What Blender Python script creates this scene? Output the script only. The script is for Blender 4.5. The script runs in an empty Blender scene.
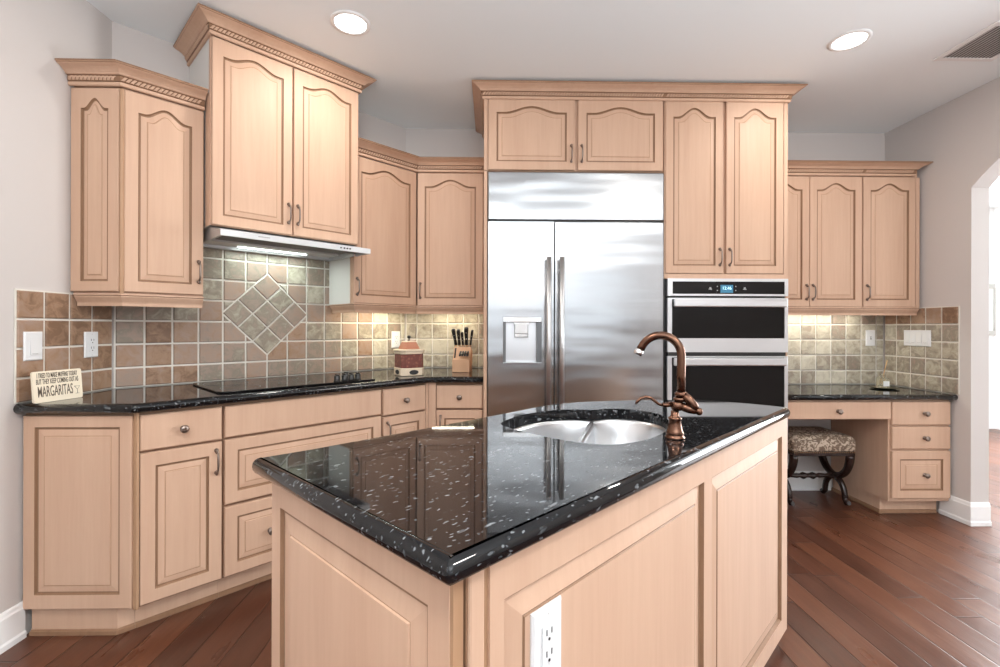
import bpy, bmesh, math, random
from mathutils import Matrix, Vector
random.seed(7)
SC = bpy.context.scene
COL = SC.collection
R2 = 2 ** .5
PI = math.pi

# ------------------------------------------------------------------ camera
F_PX, YAW, HORIZON, CAM_H, ROLL = 470.72, .0187, 327.19, 1.2135, .0026
cam_data = bpy.data.cameras.new('camera')
cam_data.sensor_fit = 'HORIZONTAL'
cam_data.sensor_width = 36
cam_data.lens = F_PX / 1000 * 36
cam_data.shift_y = -(333.5 - HORIZON) / 1000
cam_data.clip_start = .02
cam = bpy.data.objects.new('camera', cam_data)
COL.objects.link(cam)
fw = Vector((math.sin(YAW), math.cos(YAW), 0))
rt0 = Vector((math.cos(YAW), -math.sin(YAW), 0))
up0 = Vector((0, 0, 1))
rt = (rt0 + ROLL * up0).normalized()
up = (up0 - ROLL * rt0).normalized()
M = Matrix((rt, up, -fw)).transposed().to_4x4()
M.translation = (0, 0, CAM_H)
cam.matrix_world = M
SC.camera = cam

# ------------------------------------------------------------------ world, exposure, large lights
W = bpy.data.worlds.new('world')
SC.world = W
W.use_nodes = True
bg = W.node_tree.nodes['Background']
bg.inputs[0].default_value = (.80, .90, 1.0, 1)
bg.inputs[1].default_value = 1.2
SC.view_settings.view_transform = 'Standard'
SC.view_settings.look = 'None'
SC.view_settings.gamma = 1
SC.view_settings.use_curve_mapping = False
SC.view_settings.exposure = -0.09


def area(name, loc, rot, sx, sy, power, color=(1, 1, 1)):
    l = bpy.data.lights.new(name, 'AREA')
    l.shape = 'RECTANGLE'
    l.size, l.size_y = sx, sy
    l.energy = power
    l.color = color
    o = bpy.data.objects.new(name, l)
    COL.objects.link(o)
    o.location = loc
    o.rotation_euler = rot
    return o


CEIL = 2.679
LX, RX, YB, YF = -1.825, 2.957, 3.486, -3.6
# daylight through the two glazed openings behind the camera and the hall window
area('daylight_patio', (-.55, YF - .12, 1.6), (PI / 2, 0, 0), 1.9, 1.4, 10, (.93, .97, 1))
area('daylight_window', (1.75, YF - .12, 1.6), (PI / 2, 0, 0), 1.9, 1.4, 10, (.93, .97, 1))
# unseen fill lights facing up, added to brighten and neutralise the ceiling
area('ceiling_fill', (.5, -1.9, 1.3), (PI, 0, 0), 1.6, 1.6, 215, (.95, .98, 1))
area('ceiling_fill_right', (1.7, -.3, 1.25), (PI, 0, 0), 1.0, 1.0, 24, (.93, .975, 1))
area('daylight_hall', (5.9, 3.6, 1.4), (0, PI / 2, 0), 2.2, 2.4, 360, (.95, .98, 1))

# ------------------------------------------------------------------ materials
def new_mat(name):
    m = bpy.data.materials.new(name)
    m.use_nodes = True
    nt = m.node_tree
    b = nt.nodes['Principled BSDF']
    return m, nt, b


def nd(nt, typ, **kw):
    n = nt.nodes.new(typ)
    for k, v in kw.items():
        setattr(n, k, v)
    return n


def simple(name, col, rough=.5, metal=0, emit=None, estr=1, coat=0):
    m, nt, b = new_mat(name)
    b.inputs['Base Color'].default_value = (*col, 1)
    b.inputs['Roughness'].default_value = rough
    b.inputs['Metallic'].default_value = metal
    if coat:
        b.inputs['Coat Weight'].default_value = coat
    if emit:
        b.inputs['Emission Color'].default_value = (*emit, 1)
        b.inputs['Emission Strength'].default_value = estr
    return m


def ramp(nt, stops, interp='LINEAR'):
    r = nd(nt, 'ShaderNodeValToRGB')
    r.color_ramp.interpolation = interp
    els = r.color_ramp.elements
    while len(els) < len(stops):
        els.new(.5)
    for e_, (p, c) in zip(els, stops):
        e_.position = p
        e_.color = (*c, 1)
    return r


def mat_wood(name, c1, c2, rough=.48):
    m, nt, b = new_mat(name)
    L = nt.links.new
    tc = nd(nt, 'ShaderNodeTexCoord')
    oi = nd(nt, 'ShaderNodeObjectInfo')
    add = nd(nt, 'ShaderNodeVectorMath', operation='ADD')
    sc = nd(nt, 'ShaderNodeVectorMath', operation='SCALE')
    cmb = nd(nt, 'ShaderNodeCombineXYZ')
    L(oi.outputs['Random'], cmb.inputs[0]); L(oi.outputs['Random'], cmb.inputs[2])
    L(cmb.outputs[0], sc.inputs[0]); sc.inputs['Scale'].default_value = 37
    L(tc.outputs['Object'], add.inputs[0]); L(sc.outputs[0], add.inputs[1])
    mp = nd(nt, 'ShaderNodeMapping')
    mp.inputs['Scale'].default_value = (1, 1, .06)
    L(add.outputs[0], mp.inputs[0])
    n1 = nd(nt, 'ShaderNodeTexNoise')
    n1.inputs['Scale'].default_value = 55; n1.inputs['Detail'].default_value = 5; n1.inputs['Roughness'].default_value = .6
    L(mp.outputs[0], n1.inputs[0])
    mp2 = nd(nt, 'ShaderNodeMapping'); mp2.inputs['Scale'].default_value = (1, 1, .12)
    L(add.outputs[0], mp2.inputs[0])
    n2 = nd(nt, 'ShaderNodeTexNoise')
    n2.inputs['Scale'].default_value = 9; n2.inputs['Detail'].default_value = 2
    L(mp2.outputs[0], n2.inputs[0])
    mx = nd(nt, 'ShaderNodeMath', operation='MULTIPLY_ADD')
    L(n1.outputs[0], mx.inputs[0]); mx.inputs[1].default_value = .45; 
    hf = nd(nt, 'ShaderNodeMath', operation='MULTIPLY'); hf.inputs[1].default_value = .55
    L(n2.outputs[0], hf.inputs[0]); L(hf.outputs[0], mx.inputs[2])
    r = ramp(nt, [(.32, c1), (.68, c2)])
    L(mx.outputs[0], r.inputs[0])
    L(r.outputs[0], b.inputs['Base Color'])
    b.inputs['Roughness'].default_value = rough
    b.inputs['Specular IOR Level'].default_value = .3
    return m


MAPLE = mat_wood('maple', (.545, .350, .246), (.62, .418, .30))
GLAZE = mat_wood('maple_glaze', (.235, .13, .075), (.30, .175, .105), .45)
GROOVE = mat_wood('maple_pale_glaze', (.40, .235, .135), (.46, .285, .175), .45)  # lighter brown glaze for inner panel lines and posts
GAP = simple('cabinet_gap', (.24, .135, .08), .6)
LAMIN = simple('cream_laminate', (.74, .73, .70), .45)
WALL = simple('wall_paint', (.60, .56, .54), .85)
CEILM = simple('ceiling_paint', (.87, .92, .945), .9)
TRIM = simple('white_trim', (.84, .84, .84), .45)
HALLM = simple('hall_paint', (.85, .85, .84), .8)
WPLAS = simple('white_plastic', (.76, .77, .78), .35)
DARKSLOT = simple('dark_slot', (.02, .02, .02), .6)
BLKGLASS = simple('black_glass', (.006, .005, .005), .03)
BLKGLASS.node_tree.nodes['Principled BSDF'].inputs['Specular IOR Level'].default_value = .22
BLKPLAS = simple('black_plastic', (.012, .012, .012), .3)
PEWTER = simple('pewter', (.27, .22, .19), .33, 1)
BRONZE = simple('antique_copper', (.15, .078, .052), .25, 1)
CHROME = simple('chrome', (.75, .75, .75), .12, 1)
DARKWOOD = simple('dark_wood', (.020, .009, .007), .25)
NAIL = simple('nailhead', (.25, .15, .08), .35, 1)
LAMPM = simple('lamp_glow', (1, 1, 1), .5, 0, (1, .97, .93), 9)
TUBEM = simple('tube_glow', (1, 1, 1), .5, 0, (.88, 1, .97), 4)
WARMLED = simple('strip_glow', (1, 1, 1), .5, 0, (1, .90, .66), 6)
CREAM = simple('cream_ceramic', (.74, .62, .47), .35)
TERRA = simple('terracotta', (.46, .19, .11), .5)
SIGNM = simple('cream_board', (.80, .71, .56), .6)
INK = simple('ink', (.10, .075, .055), .8)
LCD = simple('lcd_blue', (.02, .08, .13), .3, 0, (.03, .16, .26), 1.0)
LCDT = simple('lcd_digits', (.5, .8, .9), .3, 0, (.55, .88, 1), 1.3)
GREYMARK = simple('grey_marking', (.35, .35, .35), .5)
OLIVE = simple('dark_olive_glaze', (.035, .033, .012), .3)
REED = simple('reed', (.62, .38, .16), .6)
GREYMET = simple('vent_grey', (.62, .61, .60), .5)
VENTDARK = simple('vent_dark', (.20, .195, .19), .8)


def mat_steel(name, base=.60, rough=.2, wav=.5, scale=(1.0, 1, 5.0), ns=1.6):
    m, nt, b = new_mat(name)
    L = nt.links.new
    b.inputs['Base Color'].default_value = (base, base * 1.01, base * 1.03, 1)
    b.inputs['Metallic'].default_value = 1
    b.inputs['Roughness'].default_value = rough
    tc = nd(nt, 'ShaderNodeTexCoord')
    mp = nd(nt, 'ShaderNodeMapping'); mp.inputs['Scale'].default_value = scale
    L(tc.outputs['Object'], mp.inputs[0])
    n = nd(nt, 'ShaderNodeTexNoise'); n.inputs['Scale'].default_value = ns; n.inputs['Detail'].default_value = 1
    L(mp.outputs[0], n.inputs[0])
    bp = nd(nt, 'ShaderNodeBump'); bp.inputs['Strength'].default_value = wav; bp.inputs['Distance'].default_value = .01
    L(n.outputs[0], bp.inputs['Height'])
    L(bp.outputs[0], b.inputs['Normal'])
    return m


STEEL = mat_steel('brushed_steel')
STEELF = mat_steel('fridge_steel', .42, .21, .6)
STEELS = mat_steel('sink_steel', .68, .30, 0)
STEELP = mat_steel('warm_steel', .66, .38, .1)


def mat_granite():
    m, nt, b = new_mat('black_granite')
    L = nt.links.new
    tc = nd(nt, 'ShaderNodeTexCoord')
    prev = None
    facs = []
    for rot, sc, th, dens in ((.2, 38, .14, .55), (2.9, 56, .14, .6), (.7, 84, .17, .7), (2.2, 115, .20, .8)):
        nz = nd(nt, 'ShaderNodeTexNoise'); nz.inputs['Scale'].default_value = 40; nz.inputs['Detail'].default_value = 2
        L(tc.outputs['Object'], nz.inputs[0])
        ds = nd(nt, 'ShaderNodeVectorMath', operation='MULTIPLY_ADD')
        L(nz.outputs['Color'], ds.inputs[0]); ds.inputs[1].default_value = (.018, .018, .018)
        L(tc.outputs['Object'], ds.inputs[2])
        mp = nd(nt, 'ShaderNodeMapping')
        mp.inputs['Rotation'].default_value = (0, 0, rot)
        mp.inputs['Scale'].default_value = (.36, 1, 1)
        L(ds.outputs[0], mp.inputs[0])
        v = nd(nt, 'ShaderNodeTexVoronoi'); v.inputs['Scale'].default_value = sc
        L(mp.outputs[0], v.inputs['Vector'])
        lt = nd(nt, 'ShaderNodeMapRange'); lt.inputs['From Min'].default_value = th + .05; lt.inputs['From Max'].default_value = th - .04
        L(v.outputs['Distance'], lt.inputs['Value'])
        sp = nd(nt, 'ShaderNodeSeparateColor'); L(v.outputs['Color'], sp.inputs[0])
        gt = nd(nt, 'ShaderNodeMath', operation='LESS_THAN'); gt.inputs[1].default_value = dens
        L(sp.outputs[0], gt.inputs[0])
        ml = nd(nt, 'ShaderNodeMath', operation='MULTIPLY'); L(lt.outputs[0], ml.inputs[0]); L(gt.outputs[0], ml.inputs[1])
        m2 = nd(nt, 'ShaderNodeMath', operation='MULTIPLY'); L(ml.outputs[0], m2.inputs[0]); L(sp.outputs[1], m2.inputs[1])
        facs.append(m2)
    a = nd(nt, 'ShaderNodeMath', operation='MAXIMUM'); L(facs[0].outputs[0], a.inputs[0]); L(facs[1].outputs[0], a.inputs[1])
    a2 = nd(nt, 'ShaderNodeMath', operation='MAXIMUM'); L(a.outputs[0], a2.inputs[0]); L(facs[2].outputs[0], a2.inputs[1])
    a3 = nd(nt, 'ShaderNodeMath', operation='MAXIMUM'); L(a2.outputs[0], a3.inputs[0]); L(facs[3].outputs[0], a3.inputs[1])
    r = ramp(nt, [(0, (.0065, .0065, .0075)), (.3, (.05, .055, .06)), (1, (.20, .212, .22))])
    L(a3.outputs[0], r.inputs[0])
    L(r.outputs[0], b.inputs['Base Color'])
    b.inputs['Roughness'].default_value = .035
    b.inputs['IOR'].default_value = 1.42
    return m


GRANITE = mat_granite()


def mat_floor():
    m, nt, b = new_mat('hardwood_planks')
    L = nt.links.new
    tc = nd(nt, 'ShaderNodeTexCoord')
    sep = nd(nt, 'ShaderNodeSeparateXYZ'); L(tc.outputs['Object'], sep.inputs[0])

    def mth(op, a, b_=None, c=None):
        n = nd(nt, 'ShaderNodeMath', operation=op)
        for i, x in enumerate((a, b_, c)):
            if x is None: continue
            if isinstance(x, (int, float)): n.inputs[i].default_value = x
            else: L(x, n.inputs[i])
        return n.outputs[0]
    PW, PL = .122, 1.05
    xd = mth('DIVIDE', sep.outputs[0], PW)
    ix = mth('FLOOR', xd); fx = mth('FRACT', xd)
    wn = nd(nt, 'ShaderNodeTexWhiteNoise', noise_dimensions='1D'); L(ix, wn.inputs['W'])
    yd = mth('MULTIPLY_ADD', wn.outputs['Value'], 7.3, mth('DIVIDE', sep.outputs[1], PL))
    iy = mth('FLOOR', yd); fy = mth('FRACT', yd)
    cv = nd(nt, 'ShaderNodeCombineXYZ'); L(ix, cv.inputs[0]); L(iy, cv.inputs[1])
    wn2 = nd(nt, 'ShaderNodeTexWhiteNoise', noise_dimensions='2D'); L(cv.outputs[0], wn2.inputs['Vector'])
    # grain
    off = nd(nt, 'ShaderNodeVectorMath', operation='MULTIPLY_ADD')
    L(wn2.outputs['Color'], off.inputs[0]); off.inputs[1].default_value = (9, 9, 9); L(tc.outputs['Object'], off.inputs[2])
    mp = nd(nt, 'ShaderNodeMapping'); mp.inputs['Scale'].default_value = (1, .07, 1); L(off.outputs[0], mp.inputs[0])
    g = nd(nt, 'ShaderNodeTexNoise'); g.inputs['Scale'].default_value = 60; g.inputs['Detail'].default_value = 6; g.inputs['Roughness'].default_value = .65
    L(mp.outputs[0], g.inputs[0])
    mpb = nd(nt, 'ShaderNodeMapping'); mpb.inputs['Scale'].default_value = (1, .22, 1); L(off.outputs[0], mpb.inputs[0])
    g2 = nd(nt, 'ShaderNodeTexNoise'); g2.inputs['Scale'].default_value = 11; g2.inputs['Detail'].default_value = 3
    L(mpb.outputs[0], g2.inputs[0])
    t = mth('ADD', mth('MULTIPLY_ADD', wn2.outputs['Value'], .30, .07), mth('ADD', mth('MULTIPLY', g.outputs[0], .38), mth('MULTIPLY', g2.outputs[0], .30)))
    r = ramp(nt, [(.25, (.034, .013, .008)), (.5, (.088, .030, .016)), (.70, (.130, .046, .023)), (.92, (.20, .085, .040))])
    L(t, r.inputs[0])
    # seams
    ex = mth('MINIMUM', fx, mth('SUBTRACT', 1, fx))
    ey = mth('MINIMUM', fy, mth('SUBTRACT', 1, fy))
    sx = nd(nt, 'ShaderNodeMapRange'); L(ex, sx.inputs['Value']); sx.inputs['From Min'].default_value = .008; sx.inputs['From Max'].default_value = .03
    sy = nd(nt, 'ShaderNodeMapRange'); L(ey, sy.inputs['Value']); sy.inputs['From Min'].default_value = .001; sy.inputs['From Max'].default_value = .004
    seam = mth('MULTIPLY', sx.outputs[0], sy.outputs[0])
    mixc = nd(nt, 'ShaderNodeMix', data_type='RGBA')
    L(mth('MULTIPLY_ADD', seam, .75, .25), mixc.inputs['Factor'])
    mixc.inputs[6].default_value = (.016, .006, .004, 1)
    L(r.outputs[0], mixc.inputs[7])
    L(mixc.outputs[2], b.inputs['Base Color'])
    rr = mth('MULTIPLY_ADD', g2.outputs[0], .22, .20)
    L(rr, b.inputs['Roughness'])
    h = mth('ADD', mth('MULTIPLY', seam, .6), mth('ADD', mth('MULTIPLY', g2.outputs[0], .7), mth('MULTIPLY', g.outputs[0], .25)))
    bp = nd(nt, 'ShaderNodeBump'); bp.inputs['Strength'].default_value = .6; bp.inputs['Distance'].default_value = .004
    L(h, bp.inputs['Height']); L(bp.outputs[0], b.inputs['Normal'])
    return m


FLOORM = mat_floor()


def mat_tile():
    m, nt, b = new_mat('slate_tile')
    L = nt.links.new
    at = nd(nt, 'ShaderNodeAttribute', attribute_name='tone')
    tc = nd(nt, 'ShaderNodeTexCoord')
    sc = nd(nt, 'ShaderNodeVectorMath', operation='MULTIPLY_ADD')
    L(at.outputs['Color'], sc.inputs[0]); sc.inputs[1].default_value = (11, 17, 23); L(tc.outputs['Object'], sc.inputs[2])
    n = nd(nt, 'ShaderNodeTexNoise'); n.inputs['Scale'].default_value = 19; n.inputs['Detail'].default_value = 8; n.inputs['Roughness'].default_value = .62
    n.inputs['Distortion'].default_value = .8
    L(sc.outputs[0], n.inputs[0])
    sp = nd(nt, 'ShaderNodeSeparateColor'); L(at.outputs['Color'], sp.inputs[0])
    ad = nd(nt, 'ShaderNodeMath', operation='MULTIPLY_ADD'); L(n.outputs[0], ad.inputs[0]); ad.inputs[1].default_value = 1.0
    sb = nd(nt, 'ShaderNodeMath', operation='SUBTRACT'); L(sp.outputs[0], sb.inputs[0]); sb.inputs[1].default_value = .5
    L(sb.outputs[0], ad.inputs[2])
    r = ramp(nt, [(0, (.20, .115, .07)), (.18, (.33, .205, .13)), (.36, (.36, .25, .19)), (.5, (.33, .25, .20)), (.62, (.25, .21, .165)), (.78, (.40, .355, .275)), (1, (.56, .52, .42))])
    L(ad.outputs[0], r.inputs[0])
    L(r.outputs[0], b.inputs['Base Color'])
    b.inputs['Roughness'].default_value = .42
    bp = nd(nt, 'ShaderNodeBump'); bp.inputs['Strength'].default_value = .35; bp.inputs['Distance'].default_value = .004
    L(n.outputs[0], bp.inputs['Height']); L(bp.outputs[0], b.inputs['Normal'])
    return m


TILE = mat_tile()
GROUT = simple('grout', (.72, .69, .63), .85)


def mat_fabric():
    m, nt, b = new_mat('brocade')
    L = nt.links.new
    tc = nd(nt, 'ShaderNodeTexCoord')
    n = nd(nt, 'ShaderNodeTexNoise'); n.inputs['Scale'].default_value = 26; n.inputs['Detail'].default_value = 2; n.inputs['Distortion'].default_value = 2.2
    L(tc.outputs['Object'], n.inputs[0])
    r = ramp(nt, [(.44, (.17, .115, .08)), (.5, (.24, .17, .12)), (.55, (.55, .45, .35))])
    L(n.outputs[0], r.inputs[0]); L(r.outputs[0], b.inputs['Base Color'])
    b.inputs['Roughness'].default_value = .65
    return m


FABRIC = mat_fabric()


def mat_floral():
    m, nt, b = new_mat('brown_floral_glaze')
    L = nt.links.new
    tc = nd(nt, 'ShaderNodeTexCoord')
    n = nd(nt, 'ShaderNodeTexVoronoi'); n.inputs['Scale'].default_value = 48
    L(tc.outputs['Object'], n.inputs['Vector'])
    r = ramp(nt, [(.0, (.36, .17, .12)), (.22, (.24, .085, .06)), (.5, (.16, .05, .04))])
    L(n.outputs['Distance'], r.inputs[0]); L(r.outputs[0], b.inputs['Base Color'])
    b.inputs['Roughness'].default_value = .35
    return m


FLORAL = mat_floral()

# ------------------------------------------------------------------ mesh helpers
class MB:
    def __init__(s):
        s.v, s.f, s.m, s.sm = [], [], [], []

    def add(s, verts, faces, mat=0, smooth=False):
        o = len(s.v)
        s.v += [tuple(p) for p in verts]
        for f in faces:
            s.f.append([i + o for i in f]); s.m.append(mat); s.sm.append(smooth)
        return s

    def box(s, x0, x1, y0, y1, z0, z1, mat=0):
        return s.prism([(x0, y0), (x1, y0), (x1, y1), (x0, y1)], z0, z1, mat)

    def prism(s, poly, z0, z1, mat=0, topmat=None):
        n = len(poly)
        v = [(x, y, z0) for x, y in poly] + [(x, y, z1) for x, y in poly]
        s.add(v, [[i, (i + 1) % n, n + (i + 1) % n, n + i] for i in range(n)], mat)
        o = len(s.v) - 2 * n
        s.f.append([o + i for i in range(n)][::-1]); s.m.append(mat); s.sm.append(False)
        s.f.append([o + n + i for i in range(n)]); s.m.append(mat if topmat is None else topmat); s.sm.append(False)
        return s

    def rings(s, rings, mats, closed=True, cap0=None, cap1=None, smooth=False):
        """quads between successive rings of equal count; mats one per band"""
        o = len(s.v); n = len(rings[0])
        for r in rings: s.v += [tuple(p) for p in r]
        for k in range(len(rings) - 1):
            mt = mats[k] if isinstance(mats, (list, tuple)) else mats
            for i in range(n if closed else n - 1):
                j = (i + 1) % n
                s.f.append([o + k * n + i, o + k * n + j, o + (k + 1) * n + j, o + (k + 1) * n + i]); s.m.append(mt); s.sm.append(smooth)
        if cap0 is not None:
            s.f.append([o + i for i in range(n)][::-1]); s.m.append(cap0); s.sm.append(False)
        if cap1 is not None:
            q = o + (len(rings) - 1) * n
            s.f.append([q + i for i in range(n)]); s.m.append(cap1); s.sm.append(False)
        return s

    def lathe(s, prof, c=(0, 0, 0), axis='z', n=20, mat=0, smooth=True):
        rg = []
        for r, h in prof:
            ring = []
            for k in range(n):
                a = 2 * PI * k / n
                p = (r * math.cos(a), r * math.sin(a), h)
                if axis == 'y': p = (p[0], -p[2], p[1])      # h measured towards -y
                if axis == 'x': p = (p[2], p[0], p[1])
                ring.append((c[0] + p[0], c[1] + p[1], c[2] + p[2]))
            rg.append(ring)
        return s.rings(rg, mat, True, mat, mat, smooth)

    def tube(s, pts, rad, n=10, mat=0):
        pts = [Vector(p) for p in pts]
        if not isinstance(rad, (list, tuple)): rad = [rad] * len(pts)
        rg = []
        prev = None
        for i, p in enumerate(pts):
            d = (pts[min(i + 1, len(pts) - 1)] - pts[max(i - 1, 0)]).normalized()
            if prev is None:
                a = d.orthogonal().normalized()
            else:
                a = (prev - d * prev.dot(d)).normalized()
            prev = a
            b = d.cross(a)
            rg.append([p + rad[i] * (math.cos(2 * PI * k / n) * a + math.sin(2 * PI * k / n) * b) for k in range(n)])
        return s.rings(rg, mat, True, mat, mat, True)

    def sweep(s, path, prof, mats, closed_prof=True, miter=True):
        """profile (out, z) swept along a 2D path; outwards is to the right of travel"""
        P = [Vector(p) for p in path]
        nr = []
        for i in range(len(P) - 1):
            d = (P[i + 1] - P[i]).normalized(); nr.append(Vector((d.y, -d.x)))
        mit = []
        for i in range(len(P)):
            a = nr[max(i - 1, 0)]; b = nr[min(i, len(nr) - 1)]
            m_ = (a + b); m_ = m_ / m_.length
            mit.append(m_ / max(m_.dot(a), .2))
        rg = [[(P[i].x + mit[i].x * o, P[i].y + mit[i].y * o, z) for o, z in prof] for i in range(len(P))]
        o = len(s.v); n = len(prof)
        for r in rg: s.v += r
        for k in range(len(rg) - 1):
            for i in range(n):
                j = (i + 1) % n
                s.f.append([o + k * n + i, o + (k + 1) * n + i, o + (k + 1) * n + j, o + k * n + j])
                s.m.append(mats[i] if isinstance(mats, (list, tuple)) else mats); s.sm.append(False)
        mm = 0
        s.f.append([o + i for i in range(n)]); s.m.append(mm); s.sm.append(False)
        q = o + (len(rg) - 1) * n
        s.f.append([q + i for i in range(n)][::-1]); s.m.append(mm); s.sm.append(False)
        return s, P, nr, mit


def obj(name, mb, mats, parent=None, loc=(0, 0, 0), rot=0, bevel=0, fix=True, seg=2):
    me = bpy.data.meshes.new(name)
    me.from_pydata([tuple(v) for v in mb.v], [], mb.f)
    if not isinstance(mats, (list, tuple)): mats = [mats]
    for m in mats: me.materials.append(m)
    me.polygons.foreach_set('material_index', mb.m)
    me.polygons.foreach_set('use_smooth', mb.sm)
    if fix:
        bm = bmesh.new(); bm.from_mesh(me)
        bmesh.ops.recalc_face_normals(bm, faces=bm.faces)
        bm.to_mesh(me); bm.free()
    me.update()
    o = bpy.data.objects.new(name, me)
    COL.objects.link(o)
    o.location = loc
    o.rotation_euler = (0, 0, rot) if not isinstance(rot, (tuple, list)) else rot
    if parent: o.parent = parent
    if bevel:
        md = o.modifiers.new('bevel', 'BEVEL'); md.width = bevel; md.segments = seg
        md.limit_method = 'ANGLE'; md.angle_limit = .6
    return o


def tag(o, label, cat, group=None):
    o['label'] = label; o['category'] = cat
    if group: o['group'] = group
    return o


def thing(name, label, cat, loc, rot=0, group=None):
    o = bpy.data.objects.new(name, None)
    COL.objects.link(o)
    o.empty_display_size = .1
    o.location = loc; o.rotation_euler = (0, 0, rot)
    return tag(o, label, cat, group)


def struct(name, mb, m, label=None, bevel=0, fix=True):
    o = obj(name, mb, m, bevel=bevel, fix=fix)
    o['kind'] = 'structure'
    if label: o['label'] = label
    return o


def copy_part(o, parent, loc, rot=None):
    c = o.copy(); COL.objects.link(c); c.parent = parent; c.location = loc
    if rot is not None: c.rotation_euler = (0, 0, rot)
    for ch in o.children:
        d = ch.copy(); COL.objects.link(d); d.parent = c
    return c


class Frame:
    def __init__(s, ox, oy, rot):
        s.o = (ox, oy); s.r = rot; s.c, s.s = math.cos(rot), math.sin(rot)

    def w(s, a, b): return (s.o[0] + a * s.c - b * s.s, s.o[1] + a * s.s + b * s.c)

    def l(s, X, Y):
        dx, dy = X - s.o[0], Y - s.o[1]
        return (dx * s.c + dy * s.s, -dx * s.s + dy * s.c)


K = Frame(-1.3717, 1.8301, PI / 4)          # cooktop wall: x along the run, y into the wall
ISL_R = PI / 4 - .0135
ISL = Frame(-.0519, .6144, ISL_R)          # island: x along its long front, y away from it
COUNTER, NOSE = .914, .876

# ------------------------------------------------------------------ cabinet parts
def panel_mesh(w, h, arch=0, fr=.048, frt=None, frb=None, th=.02, raised=True, slab=False, bev=.021):
    """raised panel door, front at y=0 facing -y, lower left corner at the origin"""
    mb = MB()
    if frt is None: frt = fr
    if frb is None: frb = fr
    MA = 22 if arch else 1
    ts = [1 - 2 * k / MA for k in range(MA + 1)]           # +1 .. -1 right to left

    def bell(t):
        t = abs(t)
        return 0 if t >= .80 else .5 + .5 * math.cos(PI * t / .80)

    def ring(k, y, outer=False, ins=0):
        if outer:
            x0, x1, z0, z1 = ins, w - ins, ins, h - ins
            pts = [(x0, y, z0), (x1, y, z0)]
            for t in ts: pts.append((x0 + (x1 - x0) * (t + 1) / 2, y, z1))
            return pts
        x0, x1, z0 = fr + k, w - fr - k, frb + k
        zt = h - frt - arch - k
        pts = [(x0, y, z0), (x1, y, z0)]
        for t in ts: pts.append((x0 + (x1 - x0) * (t + 1) / 2, y, zt + arch * bell(t)))
        return pts
    if slab:
        rg = [ring(0, th, True, .0), ring(0, .004, True, 0), ring(0, 0, True, .004)]
        mb.rings(rg, [0, 0], True, 0, 0)
        return mb
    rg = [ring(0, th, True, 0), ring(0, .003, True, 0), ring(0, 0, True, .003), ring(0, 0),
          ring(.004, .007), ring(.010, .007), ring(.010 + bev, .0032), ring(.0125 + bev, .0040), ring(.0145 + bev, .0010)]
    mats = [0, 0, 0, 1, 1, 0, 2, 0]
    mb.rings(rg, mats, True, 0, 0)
    return mb


WD = [MAPLE, GLAZE, GROOVE]


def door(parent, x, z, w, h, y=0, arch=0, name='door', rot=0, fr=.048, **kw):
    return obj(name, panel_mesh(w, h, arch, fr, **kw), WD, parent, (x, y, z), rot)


def pull(parent, x, z, ln=.096, y=0):
    mb = MB()
    h = ln / 2
    pts, rad = [], []
    for k in range(13):
        t = -1 + k / 6
        pts.append((0, -.004 - .026 * (1 - t ** 4) ** .6 if abs(t) < 1 else -.002, t * h))
        rad.append(.0055 if abs(t) > .9 else (.0038 + .001 * (1 - abs(t))))
    mb.tube(pts, rad, 8)
    for sgn in (-1, 1):
        mb.lathe([(.0085, 0), (.009, .003), (.0065, .006), (.004, .012)], (0, 0, sgn * h), 'y', 12)
        mb.lathe([(.0035, -.012), (.0062, -.006), (.0066, 0), (.0048, .006), (.003, .010)], (0, -.008, sgn * (h - .002)), 'z', 10)
    return obj('handle', mb, PEWTER, parent, (x, y, z))


def knob(parent, x, z, y=0):
    mb = MB()
    mb.lathe([(.012, 0), (.012, .003), (.006, .006), (.0055, .014), (.010, .017), (.0155, .021), (.0165, .025), (.013, .029), (.006, .031)], (0, 0, 0), 'y', 18)
    return obj('knob', mb, PEWTER, parent, (x, y, z))


CROWN = [(0, 0), (.007, 0), (.011, .004), (.011, .015), (.008, .0175), (.013, .019), (.013, .041), (.019, .0425), (.024, .045), (.026, .049),
         (.036, .057), (.048, .063), (.060, .067), (.066, .070), (.066, .0725), (.072, .074), (.072, .080), (0, .080)]
CROWN_M = [0, 0, 0, 1, 1, 1, 1, 0, 0, 0, 0, 0, 0, 1, 0, 1, 0, 0]


def crown(parent, path, z0, rope=True, sy=1.0):
    mb = MB()
    prof = [(o, z0 + z * sy) for o, z in CROWN]
    _, P, nr, mit = mb.sweep(path, prof, CROWN_M)
    c = obj('crown_molding', mb, [MAPLE, GLAZE], parent)
    rb = MB()
    za, zb = z0 + .0205 * sy, z0 + .0395 * sy
    for i in range(len(P) - 1):
        a = P[i] + mit[i] * .013; b = P[i + 1] + mit[i + 1] * .013
        d = (b - a); ln = d.length; d = d / ln; n_ = nr[i]
        step = .0165; cnt = int((ln - .012) / step)
        for k in range(cnt):
            t = .002 + k * step; w_ = .0118; sk = .013
            def q(tt, out, z):
                p = a + d * tt + n_ * out
                return (p.x, p.y, z)
            zm = (za + zb) / 2
            vs = [q(t, 0, za), q(t + w_, 0, za), q(t + sk * .5, .0045, zm), q(t + w_ / 2 + sk * .5, .0125, zm), q(t + w_ + sk * .5, .0045, zm),
                  q(t + sk, 0, zb), q(t + w_ + sk, 0, zb), q(t + w_ / 2, .003, za), q(t + w_ / 2 + sk, .003, zb)]
            rb.add(vs, [[0, 7, 3, 2], [7, 1, 4, 3], [2, 3, 8, 5], [3, 4, 6, 8]], 0, True)
    obj('rope_molding', rb, MAPLE, c, fix=False)
    return c


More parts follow.
